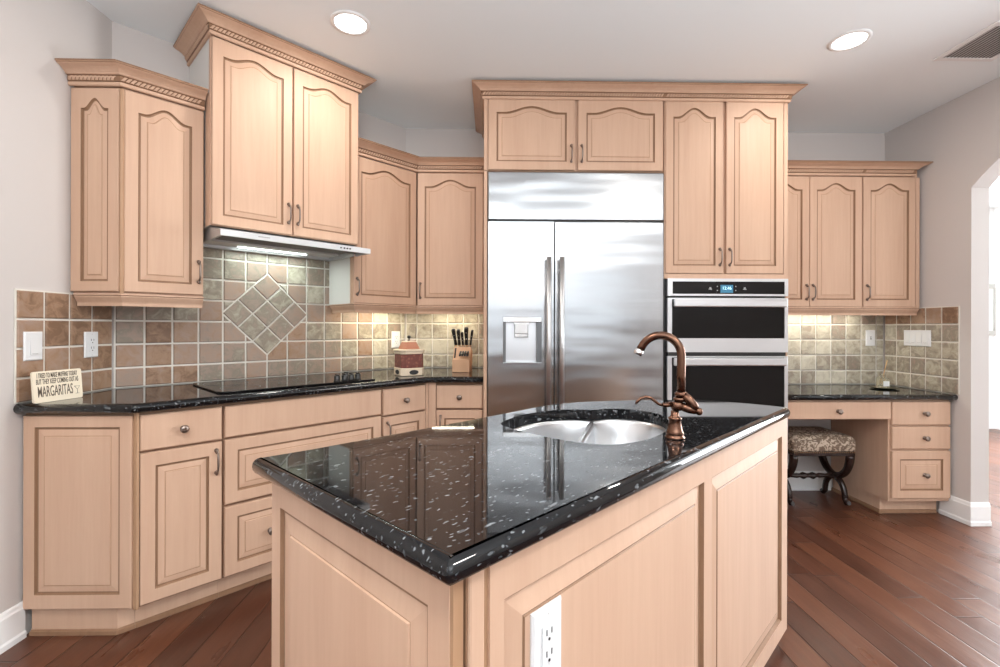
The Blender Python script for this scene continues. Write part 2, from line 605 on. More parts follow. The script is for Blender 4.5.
RAIL = [(-.002, .055), (-.002, .047), (-.006, .044), (-.006, .040), (-.012, .030), (-.020, .018), (-.022, .012), (-.022, 0), (-.040, 0), (-.040, .055)]


def light_rail(parent, path, z0):
    mb = MB()
    mb.sweep(path, [(o, z0 + z) for o, z in RAIL], [0, 1, 0, 0, 0, 0, 0, 0, 0, 0])
    return obj('light_rail', mb, WD, parent)


def offset_poly(poly, offs):
    n = len(poly); out = []
    for i in range(n):
        p0, p1, p2 = Vector(poly[i - 1]), Vector(poly[i]), Vector(poly[(i + 1) % n])
        d1 = (p1 - p0).normalized(); d2 = (p2 - p1).normalized()
        n1 = Vector((-d1.y, d1.x)); n2 = Vector((-d2.y, d2.x))     # inwards for CCW
        o1, o2 = offs[i - 1], offs[i]
        cr = d1.x * d2.y - d1.y * d2.x
        if abs(cr) < 1e-4:
            out.append(tuple(p1 + n1 * max(o1, o2))); continue
        a = p1 + n1 * o1; b = p1 + n2 * o2
        t = ((b.x - a.x) * d2.y - (b.y - a.y) * d2.x) / cr
        out.append(tuple(a + d1 * t))
    return out


def slab_mesh(poly, exposed, z0, z1, hole=None, seg=8):
    r = (z1 - z0) / 2; zm = (z0 + z1) / 2
    rg = []
    for k in range(seg + 1):
        a = -PI / 2 + PI * k / seg
        ins = r * (1 - math.cos(a)) * 1.0
        rg.append([(x, y, zm + r * math.sin(a)) for x, y in offset_poly(poly, [ins if e_ else 0 for e_ in exposed])])
    mb = MB()
    if hole is None:
        mb.rings(rg, 0, True, 0, 0, True)
        # caps flat
        return mb
    mb.rings(rg, 0, True, None, None, True)
    for z, ring in ((z1, rg[-1]), (z0, rg[0])):
        bm = bmesh.new()
        ed = []
        for loop in ([(p[0], p[1]) for p in ring], hole):
            vs = [bm.verts.new((p[0], p[1], z)) for p in loop]
            for i in range(len(vs)): ed.append(bm.edges.new((vs[i], vs[(i + 1) % len(vs)])))
        bmesh.ops.triangle_fill(bm, use_beauty=True, edges=ed)
        bm.verts.index_update()
        mb.add([v.co[:] for v in bm.verts], [[v.index for v in f.verts] for f in bm.faces])
        bm.free()
    mb.rings([[(x, y, z0) for x, y in hole], [(x, y, z1) for x, y in hole]], 0)
    return mb


def smooth_loop(pts, sub=4):
    out = []; n = len(pts)
    for i in range(n):
        p0, p1, p2, p3 = (Vector(pts[(i + k) % n]) for k in (-1, 0, 1, 2))
        for j in range(sub):
            t = j / sub
            out.append(tuple(.5 * ((2 * p1) + (p2 - p0) * t + (2 * p0 - 5 * p1 + 4 * p2 - p3) * t * t + (3 * p1 - p0 - 3 * p2 + p3) * t ** 3)))
    return out


def smooth_open(pts, sub=3):
    out = []
    for i in range(1, len(pts) - 2):
        p0, p1, p2, p3 = (Vector(pts[i + k]) for k in (-1, 0, 1, 2))
        for j in range(sub):
            t = j / sub
            out.append(tuple(.5 * ((2 * p1) + (p2 - p0) * t + (2 * p0 - 5 * p1 + 4 * p2 - p3) * t * t + (3 * p1 - p0 - 3 * p2 + p3) * t ** 3)))
    return out


def round_poly(poly, radii, seg=6):
    out = []; n = len(poly)
    for i in range(n):
        r = radii[i] if isinstance(radii, (list, tuple)) else radii
        p0, p1, p2 = Vector(poly[i - 1]), Vector(poly[i]), Vector(poly[(i + 1) % n])
        if r <= 0: out.append(tuple(p1)); continue
        a = (p0 - p1).normalized(); b = (p2 - p1).normalized()
        ang = a.angle(b); t = r / math.tan(ang / 2)
        s_, e_ = p1 + a * t, p1 + b * t
        for k in range(seg + 1):
            u = k / seg
            out.append(tuple((1 - u) ** 2 * s_ + 2 * u * (1 - u) * p1 + u * u * e_))
    return out


# ------------------------------------------------------------------ room shell
WC = (LX, K.w(0.0089, .65)[1])                      # corner left wall / diagonal wall
WC = (LX, 2.2960)
BC = (-.6350, YB)                                    # corner diagonal wall / back wall
HX = RX + .113                                       # hall side of the right wall
mb = MB(); mb.prism([(LX - .3, YF - .1), (6.2, YF - .1), (6.2, 6.0), (LX - .3, 6.0)], -.06, 0)
struct('floor', mb, FLOORM, 'hand scraped reddish brown hardwood plank floor')
mb = MB(); mb.box(LX - .3, 6.2, YF - .1, 6.0, CEIL, CEIL + .08)
struct('ceiling', mb, CEILM, 'flat white ceiling')
mb = MB(); mb.box(LX - .12, LX, YF - .1, WC[1] + .05, 0, CEIL)
struct('wall_left', mb, WALL, 'pale greige wall left of the cabinets')
mb = MB(); mb.prism([WC, BC, (BC[0], BC[1] + .15), (WC[0] - .12, WC[1] + .03)], 0, CEIL)
struct('wall_diagonal', mb, WALL, 'pale greige angled wall behind the cooktop')
mb = MB(); mb.box(BC[0], HX, YB, YB + .12, 0, CEIL)
struct('wall_back', mb, WALL, 'pale greige wall behind refrigerator and desk')
# right wall with an arched opening towards the hall
AY1, AY0, SPR, RISE = 2.846, 1.45, 2.08, .285
arc = []
c_ = (AY1 - AY0) / 2; Rr = (c_ * c_ + RISE * RISE) / (2 * RISE); th0 = math.asin(c_ / Rr)
for k in range(25):
    a = th0 - 2 * th0 * k / 24
    arc.append(((AY0 + AY1) / 2 + Rr * math.sin(a), SPR + RISE - Rr + Rr * math.cos(a)))
mb = MB()
poly = [(YB, 0), (AY1, 0)] + arc + [(AY0, 0), (YF - .1, 0), (YF - .1, CEIL), (YB, CEIL)]
n = len(poly)
mb.add([(RX, y, z) for y, z in poly] + [(HX, y, z) for y, z in poly],
       [list(range(n)), list(range(n, 2 * n))[::-1]] + [[i, (i + 1) % n, n + (i + 1) % n, n + i] for i in range(n)])
struct('wall_right', mb, WALL, 'greige wall with an arched opening to the bright hall')
# wall behind the camera with two glazed openings
mb = MB()
ops = [(-1.5, .4), (.8, 2.7)]
xs = [LX - .1, -1.5, .4, .8, 2.7, HX]
for a, b in ((0, 1), (2, 3), (4, 5)): mb.box(xs[a], xs[b], YF - .1, YF, 0, CEIL)
for a, b in ((1, 2), (3, 4)):
    mb.box(xs[a], xs[b], YF - .1, YF, 2.3, CEIL); mb.box(xs[a], xs[b], YF - .1, YF, 0, .9)
struct('wall_front', mb, WALL)
for i, (a, b) in enumerate(ops):
    mb = MB()
    for x0, x1 in ((a, a + .06), (b - .06, b), ((a + b) / 2 - .04, (a + b) / 2 + .04)): mb.box(x0, x1, YF - .07, YF - .02, .9, 2.3)
    for z0, z1 in ((.9, .96), (2.24, 2.3)): mb.box(a + .06, (a + b) / 2 - .04, YF - .07, YF - .02, z0, z1); mb.box((a + b) / 2 + .04, b - .06, YF - .07, YF - .02, z0, z1)
    struct('window_%d' % (i + 1), mb, TRIM)
# hall beyond the arch
mb = MB(); mb.box(HX, 6.2, 5.6, 5.7, 0, CEIL); struct('wall_hall', mb, HALLM, 'bright white hall wall seen through the arch')
mb = MB(); mb.box(HX - .1, HX, YB + .12, 5.6, 0, CEIL); struct('wall_hall_side', mb, HALLM)
mb = MB(); mb.box(HX, 6.2, .2, .3, 0, CEIL); struct('wall_hall_front', mb, HALLM)
mb = MB(); mb.box(6.1, 6.2, .3, 5.6, 0, CEIL); struct('wall_hall_end', mb, HALLM)
mb = MB(); mb.box(HX + .002, 6.1, 5.575, 5.598, 0.0, .14); struct('baseboard_hall', mb, TRIM)

BASEB = [(0, .001), (.018, .001), (.018, .022), (.013, .030), (.013, .118), (.010, .125), (.008, .135), (.004, .142), (0, .142)]


def baseboard(name, path, label=None, t=1.0):
    mb = MB(); mb.sweep(path, [(o + .0005, z) for o, z in BASEB], 0)
    return struct(name, mb, TRIM, label)


baseboard('baseboard_left', [(LX, YF + .02), (LX, 1.855)], 'white baseboard along the left wall') if False else None
# travel so that the room lies on the right hand
baseboard('baseboard_left', [(LX, 1.868), (LX, YF)][::-1], 'white baseboard along the left wall')
baseboard('baseboard_right', [(RX, 3.035), (RX, AY1), (HX, AY1)], 'white baseboard wrapping the end of the right wall')
baseboard('baseboard_back', [(1.815, YB), (2.54, YB)], 'white baseboard inside the desk kneehole')

# ------------------------------------------------------------------ tile backsplashes
def clip(poly, nx, ny, c):
    out = []
    for i in range(len(poly)):
        a, b = poly[i], poly[(i + 1) % len(poly)]
        da = a[0] * nx + a[1] * ny - c; db = b[0] * nx + b[1] * ny - c
        if da >= 0: out.append(a)
        if (da >= 0) != (db >= 0):
            t = da / (da - db); out.append((a[0] + (b[0] - a[0]) * t, a[1] + (b[1] - a[1]) * t))
    return out


def area2(p):
    return abs(sum(p[i][0] * p[(i + 1) % len(p)][1] - p[(i + 1) % len(p)][0] * p[i][1] for i in range(len(p)))) / 2


def tiles(name, fr, x0, x1, z0, z1, px, xl, zl, pz, tone, label, diamond=None, th=.012):
    """tile field on a wall plane: local x along the wall, y=0 the wall, tiles stand out to -y"""
    mb = MB()
    tones = []
    g = .0046
    mb.box(x0, x1, -.006, -.0005, z0, z1, 1)
    tones += [(0, 0, 0)] * 6

    def tile(p, tn):
        if len(p) < 3 or area2(p) < 1.5e-4: return
        cx = sum(q[0] for q in p) / len(p); cz = sum(q[1] for q in p) / len(p)
        if sum(p[i][0] * p[(i + 1) % len(p)][1] - p[(i + 1) % len(p)][0] * p[i][1] for i in range(len(p))) < 0: p = p[::-1]
        base = [(a, -.004, b) for a, b in p]
        mid = [(a, -th + .003, b) for a, b in p]
        inn = offset_poly(p, [.0035] * len(p))
        fr_ = [(a, -th, b) for a, b in inn]
        k0 = len(mb.f)
        mb.rings([base, mid, fr_], 0, True, None, 0)
        tones.extend([tn] * (len(mb.f) - k0))
    i0 = math.floor((x0 - xl) / px); i1 = math.ceil((x1 - xl) / px)
    j0 = math.floor((z0 - zl) / pz); j1 = math.ceil((z1 - zl) / pz)
    for i in range(i0, i1):
        for j in range(j0, j1):
            a0, a1 = max(xl + i * px, x0) + g, min(xl + (i + 1) * px, x1) - g
            b0, b1 = max(zl + j * pz, z0) + g, min(zl + (j + 1) * pz, z1) - g
            if a1 - a0 < .006 or b1 - b0 < .006: continue
            base, spread = tone((a0 + a1) / 2, (b0 + b1) / 2)
            tn = (min(1, max(0, random.gauss(base, spread))), random.random(), random.random())
            P = [(a0, b0), (a1, b0), (a1, b1), (a0, b1)]
            if diamond is None: tile(P, tn); continue
            dc, dz, dh = diamond
            far = max(abs(a - dc) + abs(b - dz) for a, b in P)
            near_out = all(abs(a - dc) + abs(b - dz) >= dh for a, b in P) and not (a0 < dc < a1 and abs((b0 + b1) / 2 - dz) < dh) and not (b0 < dz < b1 and abs((a0 + a1) / 2 - dc) < dh)
            if near_out: tile(P, tn); continue
            if far <= dh: continue
            for sx in (-1, 1):
                for sz in (-1, 1):
                    q = clip(P, sx, 0, sx * dc)
                    if len(q) >= 3: q = clip(q, 0, sz, sz * dz)
                    if len(q) >= 3: q = clip(q, sx, sz, sx * dc + sz * dz + dh + g * 1.4)
                    if len(q) >= 3: tile(q, tn)
    if diamond:
        dc, dz, dh = diamond
        u = dh / 3
        for i in range(3):
            for j in range(3):
                # diamond axes (1,1)/(−1,1)
                cx = dc + (i - j) * u; cz = dz + (i + j - 2) * u
                h = u - g * 1.3
                tn = (min(1, max(0, random.gauss(.58, .11))), random.random(), random.random())
                tile([(cx, cz - h), (cx + h, cz), (cx, cz + h), (cx - h, cz)], tn)
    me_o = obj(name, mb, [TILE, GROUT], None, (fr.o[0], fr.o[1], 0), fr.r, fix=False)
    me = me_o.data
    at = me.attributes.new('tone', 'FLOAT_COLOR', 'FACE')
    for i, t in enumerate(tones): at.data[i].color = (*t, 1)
    me_o['kind'] = 'structure'; me_o['label'] = label
    return me_o


ZT, PZ = 1.355, .1147
tiles('trim_1', Frame(LX, 0, PI / 2), 1.834, 2.292, COUNTER + .001, 1.357, .1145, 1.834, ZT, PZ, lambda a, b: (.17 + .06 * (b < 1.0), .10),
      'brown slate tile backsplash on the left wall beside the sign')
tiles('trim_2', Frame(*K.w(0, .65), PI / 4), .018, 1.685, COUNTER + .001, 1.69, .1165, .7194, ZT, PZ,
      lambda a, b: (.45 + (.14 if b > 1.35 else 0) + .42 * max(0, (a - .95)), .15),  # paler towards the corner: lamplight put into the tile tone
      'slate tile backsplash with a diamond inset above the cooktop', diamond=(.7194, 1.2872, .238))
tiles('trim_3', Frame(0, YB, 0), -.625, -.05, COUNTER + .001, 1.357, .1135, -.774, ZT, PZ, lambda a, b: (.80, .10),
      'pale khaki tile backsplash behind the knife block')
tiles('trim_4', Frame(0, YB, 0), 1.815, 2.944, .794, 1.357, .1145, 2.6585, ZT, PZ, lambda a, b: (.80, .12),
      'pale khaki tile backsplash behind the desk counter')
tiles('trim_5', Frame(RX, 0, -PI / 2), -3.473, -2.9145, .794, 1.357, .1145, -3.4854, ZT, PZ, lambda a, b: (.72 - (.5 if b > 1.26 else 0), .08),
      'khaki tile backsplash on the right wall with a brown top row')

# ------------------------------------------------------------------ base cabinets on the angled run
G45 = PI / 4
BB0, BB1 = .105, NOSE - .002


def toe(parent, path):
    mb = MB()
    mb.sweep(path, [(-.012, .002), (0, .002), (0, .104), (-.012, .104)], 0)
    t = obj('toe_kick', mb, MAPLE, parent)
    mb = MB()
    mb.sweep(path, [(.0005, .001), (.011, .001), (.010, .016), (.004, .021), (.0005, .021)], 0)
    obj('shoe_molding', mb, GLAZE, t)


# 1 end cabinet against the left wall
bx, by = K.w(.0206, .05)
fr = Frame(LX + .002, 1.88, 0)
t = thing('base_cabinet', 'maple end base cabinet with one fixed panel, under the cream sign at far left', 'base cabinet', (*fr.o, 0), 0, 'maple base cabinets')
A, B, Cc = fr.l(LX + .002, 1.88), fr.l(bx - .001, by), fr.l(LX + .002, 2.2925)
mb = MB(); mb.prism([A, B, Cc], BB0, BB1); obj('body', mb, [GAP], t)
door(t, .007, .112, .4165, .752, -.02, name='panel', fr=.045, frt=.044, frb=.056, bev=.024)
mb = MB()
x0 = fr.l(-1.3985, 0)[0]; x1 = fr.l(*K.w(.0255, .032))[0]
mb.prism([(x0, -.012), (x1 - .007, -.0155), fr.l(*K.w(.0245, .0312)), fr.l(*K.w(.0245, .0445)), (x0, -.0005)], BB0, BB1)
obj('corner_post', mb, GROOVE, t)
tq = Frame(*K.w(0, .115), G45)
ce = fr.l(*K.w(-.0314, .109))
toe(t, [(.02, ce[1]), ce, fr.l(*K.w(.0222, .109))])


def base_unit(s0, s1, label, name='base_cabinet', wedge=None):
    t = thing(name, label, 'base cabinet', (*K.w(s0, .05), 0), G45, 'maple base cabinets')
    mb = MB()
    poly = [(0, 0), (s1 - s0, 0), (s1 - s0, .594), (0, .594)] if wedge is None else wedge
    mb.prism(poly, BB0, BB1); obj('body', mb, GAP, t)
    return t


# 2 drawer over door
s0, s1 = .0226, .3195
t = base_unit(s0, s1, 'maple base cabinet with one drawer over one door, left of the wide cooktop drawers')
d = door(t, .0045, .722, .2865, .141, -.02, name='drawer', slab=True); knob(d, .143, .07)
d = door(t, .0045, .115, .2865, .597, -.02, fr=.049, frt=.054, frb=.050); pull(d, .2865 - .022, .515)
toe(t, [(.0005, .059), (s1 - s0, .059)])
# 3 cooktop cabinet
s0, s1 = .3205, 1.1135
t = base_unit(s0, s1, 'wide maple base cabinet under the cooktop, false front over two broad raised panel drawers')
w_ = 1.1065 - .3255
door(t, .005, .726, w_, .137, -.02, name='false_front', slab=True)
d = door(t, .005, .432, w_, .283, -.02, name='drawer', fr=.05); knob(d, .2, .14); knob(d, w_ - .2, .14)
d = door(t, .005, .115, w_, .304, -.02, name='drawer', fr=.05); knob(d, .19, .15); knob(d, w_ - .19, .15)
toe(t, [(0, .059), (s1 - s0, .059)])
# 4 narrow unit
s0, s1 = 1.1145, 1.438
t = base_unit(s0, s1, 'narrow maple base cabinet right of the cooktop, half hidden behind the island', wedge=[(0, 0), (s1 - s0, 0), (1.683 - s0, .592), (0, .592)])
d = door(t, .006, .716, .291, .147, -.02, name='drawer', slab=True); knob(d, .145, .073)
d = door(t, .006, .115, .291, .59, -.02); pull(d, .026, .51)
mb = MB(); mb.box(.3005, .3195, -.018, -.0005, BB0, BB1); obj('filler_strip', mb, MAPLE, t)
toe(t, [(0, .059), (1.437 - s0, .059)])
# 5 back unit
fr = Frame(-.384, 2.888, 0)
t = thing('base_cabinet', 'maple base cabinet left of the refrigerator, below the knife block', 'base cabinet', (*fr.o, 0), 0, 'maple base cabinets')
mb = MB(); mb.prism([(0, 0), (.334, 0), (.334, .590), (-.238, .590)], BB0, BB1); obj('body', mb, GAP, t)
mb = MB(); mb.box(.004, .048, -.018, -.0005, BB0, BB1); obj('filler_strip', mb, MAPLE, t, bevel=.002)
d = door(t, .052, .718, .281, .140, -.02, name='drawer', slab=True); knob(d, .14, .07)
d = door(t, .052, .115, .281, .592, -.02); pull(d, .026, .51)
toe(t, [(.04, .065), (.334, .065)])

# countertop of the L-shaped run
c1 = K.o; c2 = K.w(1.4228, 0)
cp = [(LX + .0025, K.o[1]), c1, c2, (-.0485, c2[1]), (-.0485, YB - .0025), (BC[0] + .002, YB - .0025), (LX + .0025, 2.2925)]
cp2 = [cp[0]] + round_poly([cp[0], c1, c2], [0, .04, 0], 4)[1:-1] + cp[2:]
ex = [True] * (len(cp2) - 4) + [False] * 4
mb = slab_mesh(cp2, ex, NOSE, COUNTER)
tag(obj('countertop', mb, GRANITE), 'black granite countertop running under the tiled wall with the cooktop set in it', 'countertop')

# ------------------------------------------------------------------ wall cabinets
QU, YU = .33, 3.168
ZU0, ZU1 = 1.355, 2.245
# upper left corner cabinet
tt = (2.07 - K.o[1]) * R2 - .335
bx, by = K.w(tt, .335)                       # door-front corner
fr = Frame(LX + .001, 2.07, 0)
t = thing('wall_cabinet', 'maple corner wall cabinet with a narrow and a wide arched panel, at far left', 'wall cabinet', (*fr.o, 0), 0, 'maple wall cabinets')
poly = [(LX + .002, 2.09), K.w(tt + .0083, .355), K.w(.318, .355), K.w(.318, .647), (LX + .002, 2.2925)]
mb = MB(); mb.prism([fr.l(*p) for p in poly], ZU0, ZU1 + .07); obj('body', mb, MAPLE, t)
wl = bx - .010 - (LX + .004)
door(t, .002, ZU0 + .009, wl, ZU1 - ZU0 - .008, 0, arch=.043, name='panel', fr=.044, frt=.045, bev=.016)
kf = fr.l(*K.w(tt + .012, .335))
d = door(t, kf[0], ZU0 + .009, .3165 - tt - .012, ZU1 - ZU0 - .008, kf[1], arch=.042, rot=G45, frt=.045)
pull(d, .3165 - tt - .012 - .020, .11)
cx, cy = fr.l(bx, by)
mb = MB(); mb.prism([(cx - .009, .003), (cx - .003, .000), (cx + .004, .004), (cx + .006, .010), (cx + .004, .0155), (cx - .009, .0155)], ZU0, ZU1)
obj('corner_post', mb, GROOVE, t)
pth = [(0, 0), (cx, cy), fr.l(*K.w(.3175, .335))]
crown(t, pth, ZU1 + .006, sy=1.0)
light_rail(t, [(.014, 0), (cx, cy), fr.l(*K.w(.318, .335))], 1.302)

# hood cabinet
s0, s1, qf = .326, 1.090, .25
t = thing('wall_cabinet', 'tall maple wall cabinet with two arched doors, above the range hood', 'wall cabinet', (*K.w(s0, qf), 0), G45, 'maple wall cabinets')
w_ = s1 - s0
mb = MB(); mb.box(.001, w_ - .001, .022, .397, 1.694, 2.655)
obj('body', mb, LAMIN, t)
mb = MB(); mb.box(0, w_, .0205, .042, 1.694, 2.60); obj('face_frame', mb, MAPLE, t)
mb = MB(); mb.box(-.0004, .0006, .0425, .095, 1.694, 2.33); obj('side_filler', mb, MAPLE, t)
HD = (w_ - .016) / 2
d = door(t, .004, 1.697, HD, .886, 0, arch=.034, fr=.046, frt=.045); pull(d, HD - .02, .11)
d = door(t, w_ - .004 - HD, 1.697, HD, .886, 0, arch=.034, fr=.046, frt=.045); pull(d, .02, .11)
crown(t, [(0, .397), (0, 0), (w_, 0), (w_, .397)], 2.586, sy=1.0)

# angled cabinet right of hood
s0, s1 = 1.099, (YU - K.o[1]) * R2 - QU
t = thing('wall_cabinet', 'maple wall cabinet with one arched door, right of the range hood on the angled wall', 'wall cabinet', (*K.w(s0, QU), 0), G45, 'maple wall cabinets')
w_ = s1 - s0
cornr = K.l(*BC)
mb = MB(); mb.prism([(0, .022), (w_ - .011, .022), (1.683 - s0, .317), (0, .317)], ZU0, ZU1 + .07, 0)
obj('body', mb, LAMIN, t)
mb = MB(); mb.box(0, w_ - .012, .0203, .0218, ZU0, ZU1 + .01); mb.box(-.0006, -.0001, .0203, .04, ZU0, ZU1 + .01); obj('face_frame', mb, MAPLE, t)
d = door(t, .004, ZU0 + .003, w_ - .007, ZU1 - ZU0, 0, arch=.043, frt=.045); pull(d, .020, .10)
crown(t, [(.0, 0), (w_ - .0001, 0)], ZU1 + .006)
light_rail(t, [(0, .317), (0, .0), (w_ + .008, 0)], 1.302)
for o in list(t.children):
    if o.name.startswith('crown') or o.name.startswith('light'):
        pass
# back wall cabinet left of refrigerator
bx, by = K.w(s1, QU)
fr = Frame(bx, by, 0)
t = thing('wall_cabinet', 'maple wall cabinet with one arched door, directly left of the refrigerator', 'wall cabinet', (*fr.o, 0), 0, 'maple wall cabinets')
w_ = -.0505 - bx
mb = MB(); mb.prism([(.011, .022), (w_, .022), (w_, .315), fr.l(BC[0] + .006, YB - .003)], ZU0, ZU1 + .07); obj('body', mb, MAPLE, t)
d = door(t, .004, ZU0 + .003, w_ - .010, ZU1 - ZU0, 0, arch=.046, frt=.045); pull(d, .020, .10)
crown(t, [(.0002, 0), (w_, 0)], ZU1 + .006)
light_rail(t, [(-.007, 0), (w_, 0)], 1.302)

# tall run: refrigerator surround with upper doors, oven cabinet
YT = 2.836
t = thing('wall_cabinet', 'maple cabinet with two low arched doors above the refrigerator, with its tall side panel', 'wall cabinet', (-.046, YT, 0), 0, 'maple wall cabinets')
mb = MB(); mb.box(0, 1.0945, .021, .647, 2.16, 2.655); obj('body', mb, MAPLE, t)
mb = MB(); mb.box(0, .021, .006, .647, .002, 2.159); obj('side_panel', mb, MAPLE, t, bevel=.002)
mb = MB(); mb.box(0, .021, -.0, .0205, 2.16, 2.59); obj('face_frame', mb, MAPLE, t)
x0 = -.0205 + .046
d = door(t, x0, 2.164, .524, .427, 0, arch=.037, fr=.050, frt=.043, frb=.050); pull(d, .524 - .022, .10)
d = door(t, x0 + .543, 2.164, .517, .427, 0, arch=.037, fr=.050, frt=.043, frb=.050); pull(d, .022, .10)
crown(t, [(0, .647), (0, 0), (1.0954, 0)], 2.586)
t = thing('oven_cabinet', 'tall maple cabinet with two long arched doors above the built-in double oven', 'tall cabinet', (1.0495, YT, 0), 0)
w_ = 1.8075 - 1.0495
mb = MB()
mb.box(0, .012, .021, .64, .105, 2.655); mb.box(w_ - .012, w_, .021, .64, .105, 2.655)
mb.box(.012, w_ - .012, .021, .64, 1.52, 2.655); mb.box(.012, w_ - .012, .021, .64, .105, .34)
obj('body', mb, MAPLE, t)
mb = MB(); mb.box(0, w_, .004, .0205, 1.512, 1.541); mb.box(w_ - .012, w_, .004, .0205, .105, 1.511)
mb.box(0, .006, .006, .0205, 1.5415, 2.59); mb.box(w_ - .0235, w_, .004, .0205, 1.5415, 2.59)
obj('face_frame', mb, MAPLE, t)
mb = MB(); mb.box(.0005, .0115, .010, .0205, .34, 1.5115); obj('gap_strip', mb, BLKPLAS, t)
d = door(t, .0065, 1.544, .352, 1.047, 0, arch=.055, fr=.046, frt=.042); pull(d, .352 - .020, .10)
d = door(t, .3785, 1.544, .352, 1.047, 0, arch=.055, fr=.046, frt=.042); pull(d, .020, .10)
d = door(t, .0065, .115, w_ - .013, .215, 0, name='drawer', fr=.05); knob(d, (w_ - .013) / 2, .107)
toe(t, [(0, .08), (w_, .08)])
crown(t, [(.0001, 0), (w_, 0), (w_, .647)], 2.586)

# desk wall cabinets: a pair and a single
t = thing('wall_cabinet', 'maple wall cabinet with a pair of arched doors above the desk, beside the oven cabinet', 'wall cabinet', (1.8095, YU, 0), 0, 'maple wall cabinets')
w_ = 2.538 - 1.8095
mb = MB(); mb.box(.0, w_, .022, .315, ZU0, ZU1 + .07); obj('body', mb, MAPLE, t)
d = door(t, .004, ZU0 + .003, .353, ZU1 - ZU0, 0, arch=.046, frt=.045); pull(d, .353 - .020, .10)
d = door(t, .361, ZU0 + .003, .362, ZU1 - ZU0, 0, arch=.046, frt=.045); pull(d, .020, .10)
crown(t, [(.0, 0), (w_ + .0003, 0)], ZU1 + .006)
light_rail(t, [(.0, 0), (w_, 0)], 1.302)
t = thing('wall_cabinet', 'maple wall cabinet with a single arched door, rightmost above the desk', 'wall cabinet', (2.5385, YU, 0), 0, 'maple wall cabinets')
w_ = 2.932 - 2.5385
mb = MB(); mb.box(.0, w_, .022, .315, ZU0, ZU1 + .07); obj('body', mb, MAPLE, t)
d = door(t, .004, ZU0 + .003, .362, ZU1 - ZU0, 0, arch=.046, frt=.045); pull(d, .022, .10)
mb = MB(); mb.box(.369, w_, .002, .0215, ZU0, ZU1); obj('filler_strip', mb, MAPLE, t)
crown(t, [(.0001, 0), (w_ - .048, 0), (w_ - .048, .31)], ZU1 + .006)
light_rail(t, [(.0005, 0), (w_, 0)], 1.302)

# ------------------------------------------------------------------ refrigerator
t = thing('refrigerator', 'stainless steel side by side refrigerator with ice dispenser, between maple cabinets', 'refrigerator', (-.0215, 2.83, 0))
FW_ = 1.0445 + .0215
mb = MB(); mb.box(.001, FW_ - .001, .062, .60, .02, 2.148); obj('cabinet', mb, BLKPLAS, t)
mb = MB(); mb.box(.002, FW_ - .002, 0, .06, 1.861, 2.148); obj('grille_panel', mb, STEELF, t, bevel=.004)
mb = MB(); mb.box(.01, FW_ - .01, .012, .06, 1.8515, 1.8605); obj('gap_strip', mb, BLKPLAS, t)
mb = MB(); mb.box(.02, FW_ - .02, .03, .06, .02, .095); obj('kick_plate', mb, BLKPLAS, t)
XS = .4005
# left door with a dispenser recess
dx0, dx1, dz0, dz1 = .092, .326, .992, 1.276
mb = MB()
mb.box(.002, dx0, 0, .06, .10, 1.850); mb.box(dx1, XS - .0025, 0, .06, .10, 1.850)
mb.box(dx0, dx1, 0, .06, dz1, 1.850); mb.box(dx0, dx1, 0, .06, .10, dz0); mb.box(dx0, dx1, .054, .06, dz0, dz1)
# weld coplanar front into a flush skin
ld = obj('door', mb, STEELF, t)
bm = bmesh.new(); bm.from_mesh(ld.data); bmesh.ops.remove_doubles(bm, verts=bm.verts, dist=1e-5); bm.to_mesh(ld.data); bm.free()
dsp = MB()
dsp.box(dx0 + .0005, dx1 - .0005, -.006, .05, dz1 - .032, dz1 - .0005)
d_ = obj('dispenser', dsp, CHROME, ld, bevel=.003)
mb = MB(); mb.box(dx0 + .001, dx0 + .018, .002, .05, dz0 + .001, dz1 - .033); obj('side_wall', MB().box(dx1 - .028, dx1 - .001, .002, .05, dz0 + .001, dz1 - .033), simple('dispenser_grey_right', (.16, .165, .17), .35, .6), d_); obj('side_wall', mb, simple('dispenser_grey', (.16, .165, .17), .35, .6), d_)
mb = MB(); mb.box(dx0 + .019, dx1 - .029, .046, .0535, dz0 + .012, dz1 - .033); obj('back_plate', mb, STEELS, d_)
mb = MB(); mb.box(dx0 + .001, dx1 - .001, -.004, .053, dz0 + .0005, dz0 + .011); obj('drip_tray', mb, CHROME, d_, bevel=.002)
mb = MB(); mb.box(dx0 + .066, dx1 - .076, .014, .045, dz1 - .045, dz1 - .0335); mb.box(dx0 + .070, dx1 - .080, .020, .024, dz1 - .125, dz1 - .046); mb.box(dx0 + .070, dx0 + .074, .018, .0198, dz1 - .125, dz1 - .046, 1); mb.box(dx1 - .084, dx1 - .080, .018, .0198, dz1 - .125, dz1 - .046, 1); mb.box(dx0 + .074, dx1 - .084, .018, .0198, dz1 - .125, dz1 - .119, 1); mb.box(dx0 + .074, dx1 - .084, .018, .0198, dz1 - .103, dz1 - .098, 1); obj('paddle', mb, [CHROME, GREYMARK], d_)
rd_ = MB(); rd_.box(XS + .0025, FW_ - .002, 0, .06, .10, 1.850); rd = obj('door', rd_, STEELF, t, bevel=.004)
for dr, hx in ((ld, XS - .0385), (rd, XS + .0385)):
    mb = MB(); mb.tube([(hx, -.058, .62), (hx, -.058, 1.628)], .015, 16); h = obj('handle', mb, STEELP, dr)
    for z in (.70, 1.56):
        mb = MB(); mb.lathe([(.011, .0005), (.011, .047)], (hx, 0, z), 'y', 12); obj('handle_post', mb, STEELP, h)

